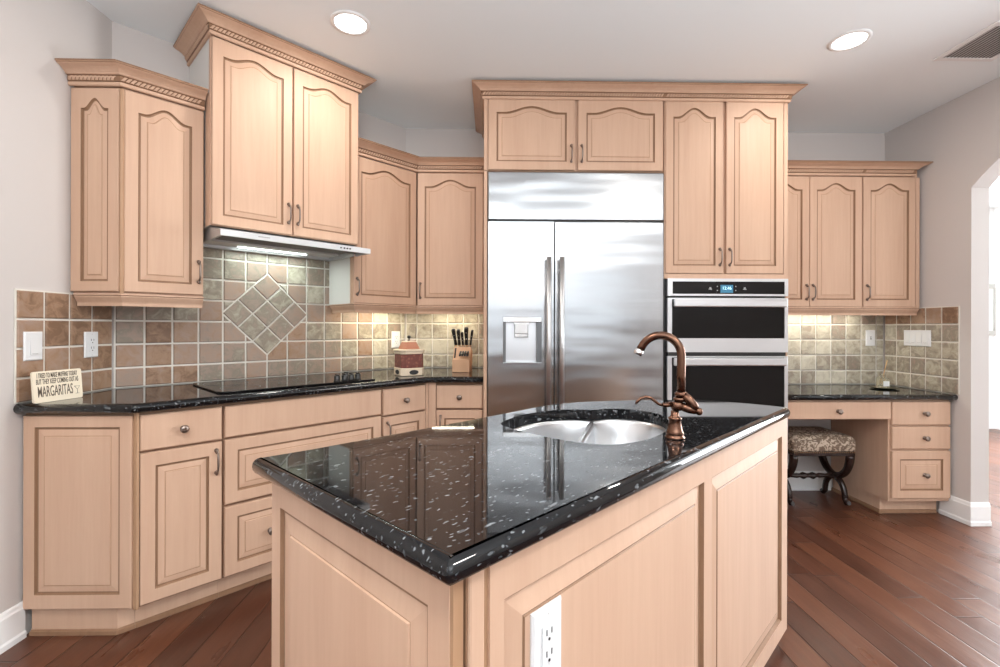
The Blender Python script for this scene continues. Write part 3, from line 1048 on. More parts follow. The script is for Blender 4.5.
# ------------------------------------------------------------------ double wall oven
t = thing('wall_oven', 'built-in stainless and black glass double oven with blue clock, right of the refrigerator', 'oven', (1.0615, 2.814, 0))
OW = 1.7955 - 1.0615
mb = MB(); mb.box(.004, OW - .004, .027, .58, .35, 1.505); obj('housing', mb, BLKPLAS, t)
mb = MB()
mb.box(0, OW, 0, .026, 1.4925, 1.510); mb.box(0, OW, 0, .026, 1.406, 1.4175); mb.box(0, .030, 0, .026, 1.4176, 1.4924); mb.box(OW - .021, OW, 0, .026, 1.4176, 1.4924)
mb.box(.030, OW - .021, .003, .026, 1.4176, 1.4924, 1)
cp_ = obj('control_panel', mb, [STEELP, BLKGLASS], t)
mb = MB(); mb.box(.322, .398, .0012, .0029, 1.425, 1.472); dsy = obj('display', mb, LCD, cp_)


def text_mesh(name, body, size, m, parent, loc, rot, sx=1.0, align='CENTER', bold=0):
    cu = bpy.data.curves.new(name, 'FONT'); cu.body = body; cu.size = size; cu.align_x = align; cu.align_y = 'CENTER'; cu.extrude = .0003; cu.offset = bold
    cu.resolution_u = 3
    to = bpy.data.objects.new(name, cu); COL.objects.link(to)
    bpy.context.view_layer.update()
    dg = bpy.context.evaluated_depsgraph_get()
    me = bpy.data.meshes.new_from_object(to.evaluated_get(dg))
    bpy.data.objects.remove(to)
    for v in me.vertices: v.co.x *= sx
    me.materials.clear(); me.materials.append(m)
    o = bpy.data.objects.new(name, me); COL.objects.link(o)
    o.parent = parent; o.location = loc; o.rotation_euler = rot
    return o


text_mesh('clock_digits', '12:46', .026, LCDT, dsy, (.360, .0005, 1.452), (PI / 2, 0, 0))
mb = MB()
for x in (.26, .47):
    mb = MB(); mb.prism([(x - .010, .0022), (x + .010, .0022), (x + .010, .0029), (x - .010, .0029)], 1.444, 1.449)
    mb.box(x - .006, x + .006, .0022, .0029, 1.449, 1.458); obj('touch_mark', mb, GREYMARK, cp_)
for x in (.303, .415):
    for z in (1.436, 1.460): mb = MB(); mb.box(x - .003, x + .003, .0022, .0029, z, z + .006); obj('touch_mark', mb, GREYMARK, cp_)


def oven_door(z0, z1, wz0, name, handle_h):
    mb = MB()
    hz = z1 - .010 - handle_h
    mb.box(0, .027, 0, .026, z0, z1); mb.box(OW - .021, OW, 0, .026, z0, z1)
    mb.box(.027, OW - .021, 0, .026, z1 - .008, z1); mb.box(.027, OW - .021, 0, .026, z0, wz0)
    mb.box(.027, OW - .021, .004, .026, wz0, z1 - .008, 1)
    dd = obj('door', mb, [STEELP, BLKGLASS], t)
    mb = MB(); mb.box(.030, OW - .024, -.038, -.014, hz, hz + handle_h); h = obj('handle', mb, STEELP, dd, bevel=.006)
    for x in (.045, OW - .055): mb = MB(); mb.box(x, x + .016, -.0138, .0035, hz + .008, hz + handle_h - .008); obj('handle_post', mb, STEELP, h)
    return dd


oven_door(1.066, 1.393, 1.150, 'upper', .046)
mb = MB(); mb.box(.008, OW - .008, .010, .026, 1.045, 1.0652); obj('vent_strip', mb, BLKPLAS, t)
oven_door(.36, 1.042, .47, 'lower', .046)
mb = MB(); mb.box(.02, OW - .02, .012, .026, 1.3935, 1.4055); obj('gap_strip', mb, BLKPLAS, t)

# ------------------------------------------------------------------ range hood
t = thing('range_hood', 'slim stainless under cabinet range hood with lit lamp, above the cooktop', 'range hood', (*K.w(0, 0), 1.632), G45)
HT = .0595
mb = MB()
mb.box(.338, 1.106, .148, .160, 0, .029)                                   # front lip
mb.add([(.338, .160, .029), (1.106, .160, .029), (1.106, .30, HT), (.338, .30, HT), (.338, .160, .025), (1.106, .160, .025), (1.106, .30, HT - .004), (.338, .30, HT - .004)],
       [[0, 1, 2, 3], [7, 6, 5, 4], [0, 3, 7, 4], [1, 5, 6, 2], [0, 4, 5, 1], [3, 2, 6, 7]])
mb.box(.338, .350, .160, .300, 0, .029); mb.box(1.094, 1.106, .160, .300, 0, .029)
mb.add([(.338, .160, .029), (.338, .30, .029), (.338, .30, HT), (.350, .160, .029), (.350, .30, .029), (.350, .30, HT)], [[0, 1, 2], [5, 4, 3], [0, 3, 4, 1], [1, 4, 5, 2], [0, 2, 5, 3]])
mb.box(.338, .350, .300, .636, 0, HT); mb.box(1.078, 1.090, .300, .636, 0, HT)
mb.box(.350, 1.078, .300, .636, .052, HT); mb.box(.350, 1.078, .600, .636, .004, .052)
obj('housing', mb, simple('hood_steel', (.60, .61, .62), .42, .8), t)
mb = MB(); mb.box(.352, 1.076, .302, .47, .030, .050); mb.box(.352, 1.092, .162, .3015, .016, .024); obj('grease_filter', mb, VENTDARK, t)
mb = MB(); mb.box(.352, 1.076, .472, .598, .020, .050); pn = obj('lamp_panel', mb, GREYMET, t)
mb = MB(); mb.box(.53, .915, .548, .558, .012, .0195); obj('lamp_lens', mb, TUBEM, pn, bevel=.004)
mb = MB()
for x in (.925, .945, .962, .979): mb.lathe([(.0042, .0002), (.0042, .004), (.002, .005)], (x, .148, .014), 'y', 10)
obj('button', mb, DARKSLOT, t)
mb = MB(); mb.box(.50, .555, .1472, .1479, .013, .018); obj('nameplate', mb, GREYMARK, t)

# cooktop
t = thing('cooktop', 'black glass electric cooktop with knobs, set on the granite counter under the hood', 'cooktop', (*K.w(0, 0), COUNTER + .0006), G45)
poly = round_poly([(.315, .07), (1.10, .07), (1.10, .56), (.315, .56)], [.05, .02, .02, .05], 8)
mb = slab_mesh(poly, [True] * len(poly), 0, .008); g_ = obj('glass_top', mb, BLKGLASS, t)
mb = MB()
for x, y, r in ((.44, .20, .085), (.44, .42, .10), (.72, .43, .085), (.70, .21, .075)):
    for k in (1, .97):
        pass
    ring = []
    N = 40
    rg = [[(x + rr * math.cos(2 * PI * k / N), y + rr * math.sin(2 * PI * k / N), z) for k in range(N)] for rr, z in ((r - .0015, .0081), (r - .0015, .0084), (r + .0015, .0084), (r + .0015, .0081))]
    mb.rings(rg, 0)
obj('burner_ring', mb, simple('burner_grey', (.06, .06, .06), .3), t)
for i, (x, y) in enumerate(((.888, .115), (.931, .115), (.970, .115), (1.011, .115), (.985, .20))):
    mb = MB(); mb.lathe([(.0185, 0), (.0185, .004), (.015, .006), (.0165, .026), (.015, .029)], (0, 0, 0), 'z', 18)
    mb.box(-.0038, .0038, -.0155, .0155, .0285, .036)
    k_ = obj('knob', mb, BLKPLAS, t, (x, y, .0083))
    mb = MB(); mb.box(-.002, .002, -.013, .013, .0362, .0370); obj('pointer', mb, CHROME, k_)

# ------------------------------------------------------------------ island
IW, ID = 1.692, .67                                # length of cabinet, depth of top
t = thing('island_cabinet', 'maple kitchen island base with raised panel sides under the black granite top', 'kitchen island', (*ISL.o, 0), ISL_R)
mb = MB()
mb.box(.042, IW - .002, .036, .054, .004, BB1 - .001)                   # front carcass wall
mb.box(.042, .060, .0545, .633, .004, BB1 - .001)
mb.box(.0605, 1.18, .615, .633, .004, BB1 - .001)
mb.prism([(IW - .020, .0545), (IW - .002, .0545), (IW - .050, .19), (1.575, .30), (1.40, .455), (1.19, .595), (1.19, .575), (1.39, .44), (1.56, .288), (IW - .066, .185)], .004, BB1 - .001)
mb.box(.061, 1.15, .055, .614, .10, .118)
obj('body', mb, MAPLE, t)


def long_face():
    """one frame with two raised panels, fixed on the long side"""
    return None


# long side facing the camera: stiles, rails and two raised panels as one face frame
x0, x1, z0, z1 = .086, IW, .047, BB1 - .002
p1, p2 = (.116, .876), (.930, 1.618)
pz0, pz1 = .110, .805
mb = MB()
mb.box(x0, p1[0], .015, .0355, z0, z1); mb.box(p1[1], p2[0], .015, .0355, z0, z1); mb.box(p2[1], x1, .015, .0355, z0, z1)
for a, b in (p1, p2): mb.box(a, b, .015, .0355, z0, pz0); mb.box(a, b, .015, .0355, pz1, z1)
obj('face_frame', mb, MAPLE, t)
for a, b in (p1, p2):
    w_, h_ = b - a, pz1 - pz0
    mb = MB()
    def rr(i, y): return [(i, y, i), (w_ - i, y, i), (w_ - i, y, h_ - i), (i, y, h_ - i)]
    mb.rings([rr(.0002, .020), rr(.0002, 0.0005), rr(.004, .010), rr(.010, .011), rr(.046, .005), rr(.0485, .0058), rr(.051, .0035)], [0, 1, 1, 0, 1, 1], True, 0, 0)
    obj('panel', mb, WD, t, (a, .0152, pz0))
# corner post with dark beads
mb = MB()
mb.prism([(.022, .024), (.0225, .0215), (.0405, .0215), (.0415, .024), (.0415, .036), (.022, .036)], .004, BB1 - .002)
obj('corner_post', mb, GROOVE, t)
mb = MB(); mb.box(.0435, .0475, .020, .0355, .004, BB1 - .002); obj('bead', mb, GLAZE, t)
mb = MB(); mb.box(.0478, .078, .0165, .0355, .004, BB1 - .002); obj('corner_post', mb, MAPLE, t, bevel=.004)
mb = MB(); mb.box(.0782, .0872, .020, .0355, .004, BB1 - .002); obj('bead', mb, GROOVE, t)
# end panel facing left
door(t, .0084, .004, .630, BB1 - .007, .656, name='end_panel', rot=-PI / 2 + .0200, fr=.050, frt=.060, frb=.07, bev=.036)

# island top with sink cut-out
e1_ = (-.013, -.013)
curve = smooth_open([(1.50, -.0135), (1.600, -.0130), (1.632, -.008), (1.646, .012), (1.648, .09), (1.632, .20), (1.600, .312), (1.50, .412), (1.41, .492), (1.30, .572), (1.19, .638), (1.07, .673), (.95, .683), (.70, .676), (.5, .673)], 3)
cl = []
for p in [(-.003, -.0135), (.8, -.0135)] + curve + [(.5, .673), (.10, .676), (-.014, .685), (-.025, .683), (-.028, .673), (-.0137, -.003), (-.0115, -.0105)]:
    if not cl or (Vector(p) - Vector(cl[-1])).length > .004: cl.append(p)
sink_out = [(.632, .50), (.617, .41), (.615, .33), (.622, .25), (.642, .185), (.68, .145), (.74, .124), (.81, .117), (.89, .122), (.97, .143), (1.05, .178), (1.115, .222),
            (1.158, .27), (1.175, .33), (1.162, .405), (1.12, .448), (1.062, .474), (1.03, .515), (.99, .552), (.93, .578), (.845, .588), (.755, .577), (.685, .556), (.648, .535)]
sink_out = [(x - .002, y + .013) for x, y in sink_out]
sl = smooth_loop(sink_out, 3)
mb = slab_mesh(cl, [True] * len(cl), NOSE, COUNTER, hole=sl)
o = obj('countertop', mb, GRANITE, None, (*ISL.o, 0), ISL_R)
tag(o, 'black granite island top with white flecks and a rounded far end', 'countertop')
# keep top shading crisp
for p in o.data.polygons:
    if abs(p.normal.z) > .99: p.use_smooth = False

# sink: two bowls sharing a low divider
zt = NOSE - .001
t = thing('sink', 'stainless steel undermount double bowl sink in the island top', 'sink', (*ISL.w(.88, .35), 0), ISL_R)
off = [(x - .88, y - .35) for x, y in sink_out]
ia, ib = 16, 3                                       # divider runs from the notch to the near side


def bowl(name, loop, zs):
    cx = sum(p[0] for p in loop) / len(loop); cy = sum(p[1] for p in loop) / len(loop)
    lp = smooth_loop(loop, 3)
    rg = []
    for sc_, z in ((1.03, zt), (1.0, zt - .001), (.985, zt - .012), (.955, zt - .05), (.91, zt - .10), (.85, zt - .135), (.72, zt - .155), (.5, zt - .162), (.16, zt - .166), (.14, zt - .172), (.02, zt - .172)):
        rg.append([(cx + (x - cx) * sc_, cy + (y - cy) * sc_, z) for x, y in lp])
    mb = MB(); mb.rings(rg, 0, True, None, 0, True)
    b = obj(name, mb, STEELS, t, fix=True)
    # normals must face the inside
    md = b.modifiers.new('solid', 'SOLIDIFY'); md.thickness = .0015; md.offset = 0
    mb = MB(); mb.lathe([(.03, 0), (.03, .003), (.02, .004), (.004, .002)], (cx, cy, zt - .1705), 'z', 18); obj('drain', mb, CHROME, b)
    return b


mids = lambda k: [(off[ia][0] + (off[ib][0] - off[ia][0]) * u + k * .006 * .65, off[ia][1] + (off[ib][1] - off[ia][1]) * u - k * .006 * .75) for u in (.06, .3, .5, .7, .94)]
right = [off[i] for i in range(ib, ia + 1)] + mids(1)
left = [off[i % 24] for i in range(ia, 24 + ib + 1)] + mids(-1)[::-1]
bowl('bowl', right, .17)
bowl('bowl', left, .17)
mb = MB(); mb.tube([(x, y, zt - .013) for k, (x, y) in enumerate(mids(0))], .013, 12); obj('divider', mb, STEELS, t)

# faucet
fb = ISL.w(.850, .084)
t = thing('faucet', 'antique copper gooseneck faucet with lever handles, on the island beside the sink', 'faucet', (*fb, COUNTER + .0005))
mb = MB()
mb.lathe([(.0265, 0), (.0268, .004), (.0235, .007), (.0225, .011), (.0245, .015), (.0205, .021), (.0175, .036), (.0160, .048), (.0180, .052), (.0185, .055), (.0135, .058), (.0105, .062), (.0105, .074)], (0, 0, 0), 'z', 24)
obj('base', mb, BRONZE, t)
cxo = .0172
mb = MB(); mb.lathe([(.010, .0745), (.0160, .078), (.0180, .086), (.0175, .095), (.013, .099)], (cxo * .35, 0, 0), 'z', 20)
mb.lathe([(.013, .0992), (.0165, .102), (.0165, .108), (.0125, .111)], (cxo * .75, 0, 0), 'z', 20)
mb.lathe([(.0125, .1112), (.0170, .114), (.0175, .121), (.0135, .126)], (cxo, 0, 0), 'z', 20)
obj('valve_body', mb, BRONZE, t)
dv = Vector((-.93, .37, 0)); Rg = .0535; zs = .224
pts = [(cxo, 0, .1265), (cxo, 0, .17), (cxo, 0, zs)]
for k in range(1, 15):
    a = PI * k / 14 * .86
    p = Vector((cxo, 0, zs)) + dv * (Rg - Rg * math.cos(a)) + Vector((0, 0, Rg * math.sin(a)))
    pts.append(tuple(p))
mb = MB(); mb.tube(pts, .0105, 16); sp_ = obj('spout', mb, BRONZE, t)
pts.append(tuple(Vector(pts[-1]) + (Vector(pts[-1]) - Vector(pts[-2])).normalized() * .010))
mb = MB(); mb.tube(pts, .0112, 16); bpy.data.objects.remove(sp_); sp_ = obj('spout', mb, BRONZE, t)
e1, e0 = Vector(pts[-1]), Vector(pts[-2]); dd = (e1 - e0).normalized()
mb = MB(); mb.tube([tuple(e1 + dd * .0005), tuple(e1 + dd * .016), tuple(e1 + dd * .018)], [.0120, .0120, .009], 16); obj('aerator', mb, CHROME, sp_)
# left lever
mb = MB()
DZ = -.011
mb.tube([(-.012, -.004, .103 + DZ), (-.030, -.006, .101 + DZ), (-.036, -.006, .101 + DZ)], [.0075, .006, .005], 12)
L_ = [(-.034, -.006, .101), (-.046, -.006, .103), (-.056, -.006, .111), (-.068, -.006, .120), (-.082, -.006, .123), (-.095, -.006, .119), (-.105, -.006, .110), (-.108, -.006, .104)]
mb.tube([(x, y, z + DZ) for x, y, z in L_], [.0045, .0042, .004, .0042, .0045, .0045, .004, .003], 10)
obj('lever', mb, BRONZE, t)
# right hand valve arm
mb = MB()
mb.tube([(.020, -.008, .118), (.030, -.014, .108), (.044, -.020, .090), (.050, -.023, .082)], [.009, .0125, .0115, .008], 12)
mb.lathe([(.003, -.010), (.0080, -.007), (.0098, 0), (.0080, .007), (.003, .010)], (.055, -.025, .076), 'z', 14)
mb.tube([(.012, -.004, .088), (.034, -.014, .080), (.049, -.022, .075)], [.012, .0115, .008], 12)
obj('valve_arm', mb, BRONZE, t)

# ------------------------------------------------------------------ plates on the walls
def plate(name, label, fr, x, z, w, h, kind, gang=1, group='white wall plates', y0=-.0125):
    X, Y = fr.w(x, y0)
    cat = 'outlet' if 'outlet' in name else 'light switch'
    t = thing(name, label, cat, (X, Y, z), fr.r, group)
    mb = MB()
    rg = []
    for ins, y in ((0, 0), (0, -.003), (.004, -.0065)):
        rg.append([(-w / 2 + ins, y, -h / 2 + ins), (w / 2 - ins, y, -h / 2 + ins), (w / 2 - ins, y, h / 2 - ins), (-w / 2 + ins, y, h / 2 - ins)])
    mb.rings(rg, 0, True, 0, 0); obj('cover_plate', mb, WPLAS, t)
    for k in range(gang):
        cx = (k - (gang - 1) / 2) * .046
        if kind == 'outlet':
            mb = MB(); mb.box(cx - .0168, cx + .0168, -.0085, -.0067, -.0335, .0335); r_ = obj('receptacle', mb, WPLAS, t, bevel=.0008)
            for s_ in (-1, 1):
                zc = s_ * .0175
                mb = MB(); mb.box(cx - .0075, cx - .0055, -.0092, -.0087, zc - .001, zc + .0085); mb.box(cx + .0055, cx + .0075, -.0092, -.0087, zc - .001, zc + .0085)
                mb.lathe([(.0026, 0), (.0026, .0005)], (cx, -.0087, zc - .0085), 'y', 10); obj('slot', mb, DARKSLOT, r_)
        elif kind == 'rocker':
            mb = MB(); mb.add([(cx - .0165, -.0068, -.034), (cx + .0165, -.0068, -.034), (cx + .0165, -.0068, .034), (cx - .0165, -.0068, .034),
                               (cx - .0165, -.0105, -.034), (cx + .0165, -.0105, -.034), (cx + .0165, -.0078, .034), (cx - .0165, -.0078, .034)],
                              [[0, 1, 2, 3], [4, 5, 6, 7], [0, 1, 5, 4], [1, 2, 6, 5], [2, 3, 7, 6], [3, 0, 4, 7]]); r_ = obj('rocker', mb, WPLAS, t)
            mb = MB(); mb.box(cx - .012, cx + .012, -.0112, -.0107, -.031, -.0295); obj('rocker_line', mb, GREYMARK, r_)
        else:
            mb = MB(); mb.box(cx - .005, cx + .005, -.0085, -.0067, -.012, .012, 0); r_ = obj('toggle_bezel', mb, GREYMARK, t)
            mb = MB(); mb.box(cx - .0032, cx + .0032, -.018, -.0087, .000, .008); obj('toggle', mb, WPLAS, r_)
    mb = MB()
    if kind == 'outlet' or kind == 'toggle':
        for s_ in (-1, 1): mb.lathe([(.002, 0), (.002, .0006)], (0, -.0066, s_ * (h / 2 - .012)), 'y', 8)
        obj('screw', mb, GREYMET, t)
    return t


FL = Frame(LX, 0, PI / 2)
plate('light_switch', 'white rocker switch on the left tiled wall above the cream sign', FL, 1.895, 1.134, .076, .114, 'rocker')
plate('wall_outlet', 'white outlet on the left tiles right of the rocker switch', FL, 2.165, 1.130, .072, .116, 'outlet')
plate('wall_outlet', 'white outlet on the tiles behind the brown and cream canister', Frame(*K.w(0, .65), G45), 1.602, 1.123, .072, .118, 'outlet')
plate('light_switch', 'white toggle switch on the tiles above the desk counter', Frame(0, YB, 0), 2.838, 1.140, .070, .118, 'toggle')
plate('light_switch', 'wide white four gang switch plate on the right tiled wall', Frame(RX, 0, -PI / 2), -3.199, 1.145, .205, .110, 'rocker', gang=4)
plate('wall_outlet', 'white double outlet on the long side panel of the island', ISL, .2175, .692, .077, .124, 'outlet', y0=.0185)

# ------------------------------------------------------------------ things on the counters
# cream sign
t = thing('sign', 'cream rectangular sign with brown lettering, leaning on the left tiles at the counter end', 'sign', (-1.7505, 1.838, COUNTER + .0008), math.radians(80))
tilt = math.radians(-5)
mb = MB()
poly = round_poly([(0, 0), (.181, 0), (.181, .122), (0, .122)], .009, 5)
mb.rings([[(x, .010, z) for x, z in poly], [(x, .0, z) for x, z in poly]], 0, True, 0, 0)
brd = obj('board', mb, SIGNM, t, rot=(tilt, 0, 0))
for body, size, z, sx, nm in (('I TRIED TO MAKE MUFFINS TODAY', .028, .104, .34, 'lettering'), ('BUT THEY KEEP COMING OUT AS', .029, .080, .355, 'lettering'), ('MARGARITAS', .060, .040, .36, 'lettering')):
    text_mesh(nm, body, size, INK, brd, (.088 if size < .04 else .078, -.0008, z), (PI / 2, 0, 0), sx, bold=.0001)
mb = MB()
gx = .160
mb.tube([(gx - .011, -.0008, .050), (gx, -.0008, .036), (gx + .011, -.0008, .050), (gx - .011, -.0008, .050)], .0006, 6)
mb.tube([(gx, -.0008, .036), (gx, -.0008, .020)], .0006, 6); mb.tube([(gx - .007, -.0008, .020), (gx + .007, -.0008, .020)], .0006, 6)
obj('glass_drawing', mb, INK, brd)

# canister
t = thing('canister', 'brown and cream ceramic canister with a terracotta lid, on the counter corner', 'canister', (-.512, 2.945, COUNTER + .0008), math.radians(33))


def octo(r, ch, z):
    p = []
    for sx, sy, o1, o2 in ((1, -1, (0, 1), (1, 0)),):
        pass
    a = r - ch
    return [(-a, -r, z), (a, -r, z), (r, -a, z), (r, a, z), (a, r, z), (-a, r, z), (-r, a, z), (-r, -a, z)]


def octob(prof, mats, caps=(0, 0)):
    mb = MB()
    mb.rings([octo(r * .74, r * .74 * .30, z) for r, z in prof], mats, True, *caps)
    return mb


mb = octob([(.098, 0), (.103, .004), (.103, .045), (.100, .048)], 0); b_ = obj('base', mb, CREAM, t)
for q, (hx, hy, ang) in enumerate(((0, -.0763, 0), (-.0763, 0, -PI / 2))):
    mb = MB()
    N = 20
    mb.rings([[(.030 * math.cos(2 * PI * k / N) * s_, y, .022 + .0145 * math.sin(2 * PI * k / N) * s_) for k in range(N)] for s_, y in ((1, 0), (1, -.001), (.9, -.0012))], 0, True, 0, 0)
    obj('vent_hole', mb, DARKSLOT, b_, (hx, hy, 0), ang)
mb = octob([(.0985, .0485), (.0985, .130), (.0975, .132)], 0); obj('body', mb, FLORAL, t)
mb = octob([(.0985, .1325), (.104, .135), (.104, .144), (.1055, .146), (.110, .152), (.110, .158), (.102, .162)], 0); obj('rim', mb, CREAM, t)
mb = octob([(.074, .1625), (.0735, .166), (.054, .202), (.051, .205)], 0); ld_ = obj('lid', mb, TERRA, t)
mb = octob([(.0512, .2055), (.0512, .209), (.046, .212)], 0); obj('lid_cap', mb, CREAM, ld_)
mb = MB(); mb.lathe([(.004, .2122), (.0035, .226), (.009, .229), (.012, .237), (.009, .244), (.002, .247)], (0, 0, 0), 'z', 14); obj('knob', mb, BLKPLAS, ld_)

# knife block and knives
kb = Frame(-.2, 3.115, math.radians(-6))
t = thing('knife_block', 'light wooden knife block on the counter left of the refrigerator', 'knife block', (*kb.o, COUNTER + .0008), kb.r)
mb = MB()
side = [(-.0, 0), (.12, 0), (.135, .135), (.075, .165), (.02, .085), (0, .085)]     # (y, z)
n = len(side)
mb.add([(-.058, y, z) for y, z in side] + [(.058, y, z) for y, z in side], [list(range(n)), list(range(n, 2 * n))[::-1]] + [[i, (i + 1) % n, n + (i + 1) % n, n + i] for i in range(n)])
KBW = mat_wood('block_wood', (.56, .33, .20), (.64, .40, .25))
blk = obj('block', mb, KBW, t, bevel=.002)
mb = MB()
nrm = Vector((0, -.08, .055)).normalized()
for x in (-.046,):
    mb.add([(x - .005, .024, .0925), (x + .005, .024, .0925), (x + .005, .068, .157), (x - .005, .068, .157)], [[0, 1, 2, 3]])
for v in range(len(mb.v)): mb.v[v] = tuple(Vector(mb.v[v]) + nrm * .0007)
obj('slot', mb, DARKSLOT, blk)
KNG = 'knives in the wooden block'
kn = [(-.062, -.004, .258, .021, 'first', .0), (-.030, -.004, .254, .020, '', .01), (-.002, .0, .236, .016, '', .0), (.026, -.002, .268, .024, '', .004), (.058, .01, .250, .015, '', .03)]
labs = ['leftmost black handled knife in the wooden block', 'second black handled knife from the left in the wooden block', 'slender middle black handled knife in the wooden block',
        'largest black handled knife in the wooden block, with a pale rivet', 'rightmost black handled knife in the wooden block, tilted right']
for (x, yo, zt_, wd, _, tl), lb in zip(kn, labs):
    bx_ = max(-.05, min(.05, x * .85))
    p0 = Vector((bx_, .098, .150)); p1 = Vector((x + tl * .3, .055 + yo, zt_))
    X, Y = kb.w(p0.x, p0.y)
    k_ = thing('kitchen_knife', lb, 'knife', (X, Y, COUNTER + p0.z + .016), kb.r, KNG)
    d_ = p1 - p0; d_.z += -.0
    dn = d_.normalized()
    mb = MB()
    rg = []
    for u, s_ in ((.0, .62), (.06, .8), (.3, .72), (.6, .8), (.85, 1), (.97, .9), (1, .5)):
        c_ = d_ * u + Vector((0, 0, .012)); hw = wd / 2 * s_ * 1.2; hd = .014 * s_
        rg.append([(c_.x - hw, c_.y - hd * .5, c_.z - hd * .4), (c_.x + hw, c_.y - hd * .5, c_.z - hd * .4), (c_.x + hw, c_.y + hd * .5, c_.z + hd * .4), (c_.x - hw, c_.y + hd * .5, c_.z + hd * .4)])
    mb.rings(rg, 0, True, 0, 0); h_ = obj('handle', mb, BLKPLAS, k_, bevel=.002)
    mb = MB(); q = dn * .012
    mb.add([(-wd * .4, -.004, .0), (wd * .4, -.004, .0), (wd * .4, .004, .0), (-wd * .4, .004, .0)] + [(-wd * .4 + q.x, -.004 + q.y, q.z), (wd * .4 + q.x, -.004 + q.y, q.z), (wd * .4 + q.x, .004 + q.y, q.z), (-wd * .4 + q.x, .004 + q.y, q.z)],
           [[0, 1, 2, 3], [4, 5, 6, 7], [0, 1, 5, 4], [1, 2, 6, 5], [2, 3, 7, 6], [3, 0, 4, 7]])
    obj('bolster', mb, CHROME, k_)
    mb = MB()
    for u in (.35, .6) if wd < .022 else (.35, .72):
        c_ = d_ * u + Vector((0, 0, .012)); mb.lathe([(.0026 if wd < .022 else .0065, 0), (.002, .0012)], (c_.x, c_.y - .0074, c_.z), 'y', 8)
    obj('rivet', mb, CHROME, h_)
for i, lb in enumerate(('leftmost of the four small black steak knives in the front of the block', 'second small black steak knife from the left in the front of the block', 'third small black steak knife from the left in the front of the block', 'rightmost small black steak knife in the front of the block')):
    x = -.006 + i * .0165
    X, Y = kb.w(x, .036)
    k_ = thing('steak_knife', lb, 'knife', (X, Y, COUNTER + .122), kb.r, 'steak knives in the block front')
    mb = MB(); rg = []
    for u, s_ in ((0, .8), (.3, .9), (.8, 1), (1, .7)):
        c_ = Vector((0, -.046 * u, .012 - .022 * u)); hw = .0074 * s_
        rg.append([(c_.x - hw, c_.y - .003, c_.z - .006), (c_.x + hw, c_.y - .003, c_.z - .006), (c_.x + hw, c_.y + .003, c_.z + .006), (c_.x - hw, c_.y + .003, c_.z + .006)])
    mb.rings(rg, 0, True, 0, 0); obj('handle', mb, BLKPLAS, k_, bevel=.0015)

# ------------------------------------------------------------------ desk
YD = 2.95
t = thing('desk_cabinet', 'maple desk base with three stacked drawers and a pencil drawer over the kneehole', 'desk', (1.8105, YD + .021, 0))
X0 = 1.8105
DT = .7555
mb = MB(); mb.box(2.545 - X0, 2.9425 - X0, 0, .505, .105, DT); obj('body', mb, MAPLE, t)
mb = MB(); mb.box(0, 2.5445 - X0, 0, .018, .632, DT); mb.box(0, 2.5445 - X0, .018, .50, .70, .716); obj('apron', mb, MAPLE, t)
d = door(t, .004, .633, 2.5495 - X0 - .004, .111, -.021, name='drawer', slab=True); knob(d, 2.2044 - X0 - .004, .052)
for z0, z1, sl_ in ((.597, .744, True), (.4435, .5845, True), (.128, .4285, False)):
    d = door(t, 2.557 - X0, z0, .379, z1 - z0, -.021, name='drawer', slab=sl_, fr=.05, bev=.026) ; knob(d, .207 if True else .19, (z1 - z0) / 2)
mb = MB(); mb.box(2.5555 - X0, 2.575 - X0, .075, .5, .002, .104); mb.box(2.5755 - X0, 2.935 - X0, .075, .093, .002, .104); tk = obj('toe_kick', mb, MAPLE, t)
mb = MB(); mb.sweep([(2.5555 - X0, .5), (2.5555 - X0, .075), (2.925 - X0, .075)], [(.0005, .001), (.011, .001), (.010, .018), (.004, .024), (.0005, .024)], 0); obj('shoe_molding', mb, GLAZE, tk)
cp = [(X0 - .001, 2.924), (2.955, 2.924), (2.955, YB - .0025), (X0 - .001, YB - .0025)]
mb = slab_mesh(cp, [True, False, False, False], .757, .793)
tag(obj('countertop', mb, GRANITE), 'black granite desk counter in the right corner below the pale tiles', 'countertop')

# reed diffuser and dish
dX, dY = 2.735, 3.255
tag_ = thing('dish', 'flat dark olive dish lying on the desk counter under the small bottle', 'dish', (dX, dY - .03, .7938))
mb = MB(); mb.lathe([(.040, 0), (.072, .004), (.085, .009), (.083, .0105), (.06, .007), (.01, .005)], (0, 0, 0), 'z', 28); obj('plate', mb, OLIVE, tag_)
t = thing('reed_diffuser', 'small glass bottle with white label and one reed, on the desk counter', 'diffuser', (dX - .005, dY - .025, .7995))
GLS = bpy.data.materials.new('pale_glass'); GLS.use_nodes = True
GLS.node_tree.nodes['Principled BSDF'].inputs['Transmission Weight'].default_value = .85
GLS.node_tree.nodes['Principled BSDF'].inputs['Base Color'].default_value = (.95, .90, .72, 1)
GLS.node_tree.nodes['Principled BSDF'].inputs['Roughness'].default_value = .05
mb = MB()
sq_ = lambda r, z: [(x * r, y * r, z) for x, y in round_poly([(-1, -1), (1, -1), (1, 1), (-1, 1)], .25, 3)]
mb.rings([sq_(.026, 0), sq_(.0285, .003), sq_(.0285, .062), sq_(.026, .069), sq_(.013, .074), sq_(.011, .084), sq_(.013, .086), sq_(.013, .092), sq_(.009, .092)], 0, True, 0, 0, False)
bt = obj('bottle', mb, GLS, t)
mb = MB(); mb.box(-.021, .021, -.0297, -.0288, .012, .048); obj('label', mb, WPLAS, bt)
mb = MB(); mb.tube([(-.002, 0, .03), (.004, 0, .09), (.035, .005, .19)], .0022, 8); obj('reed', mb, REED, t)

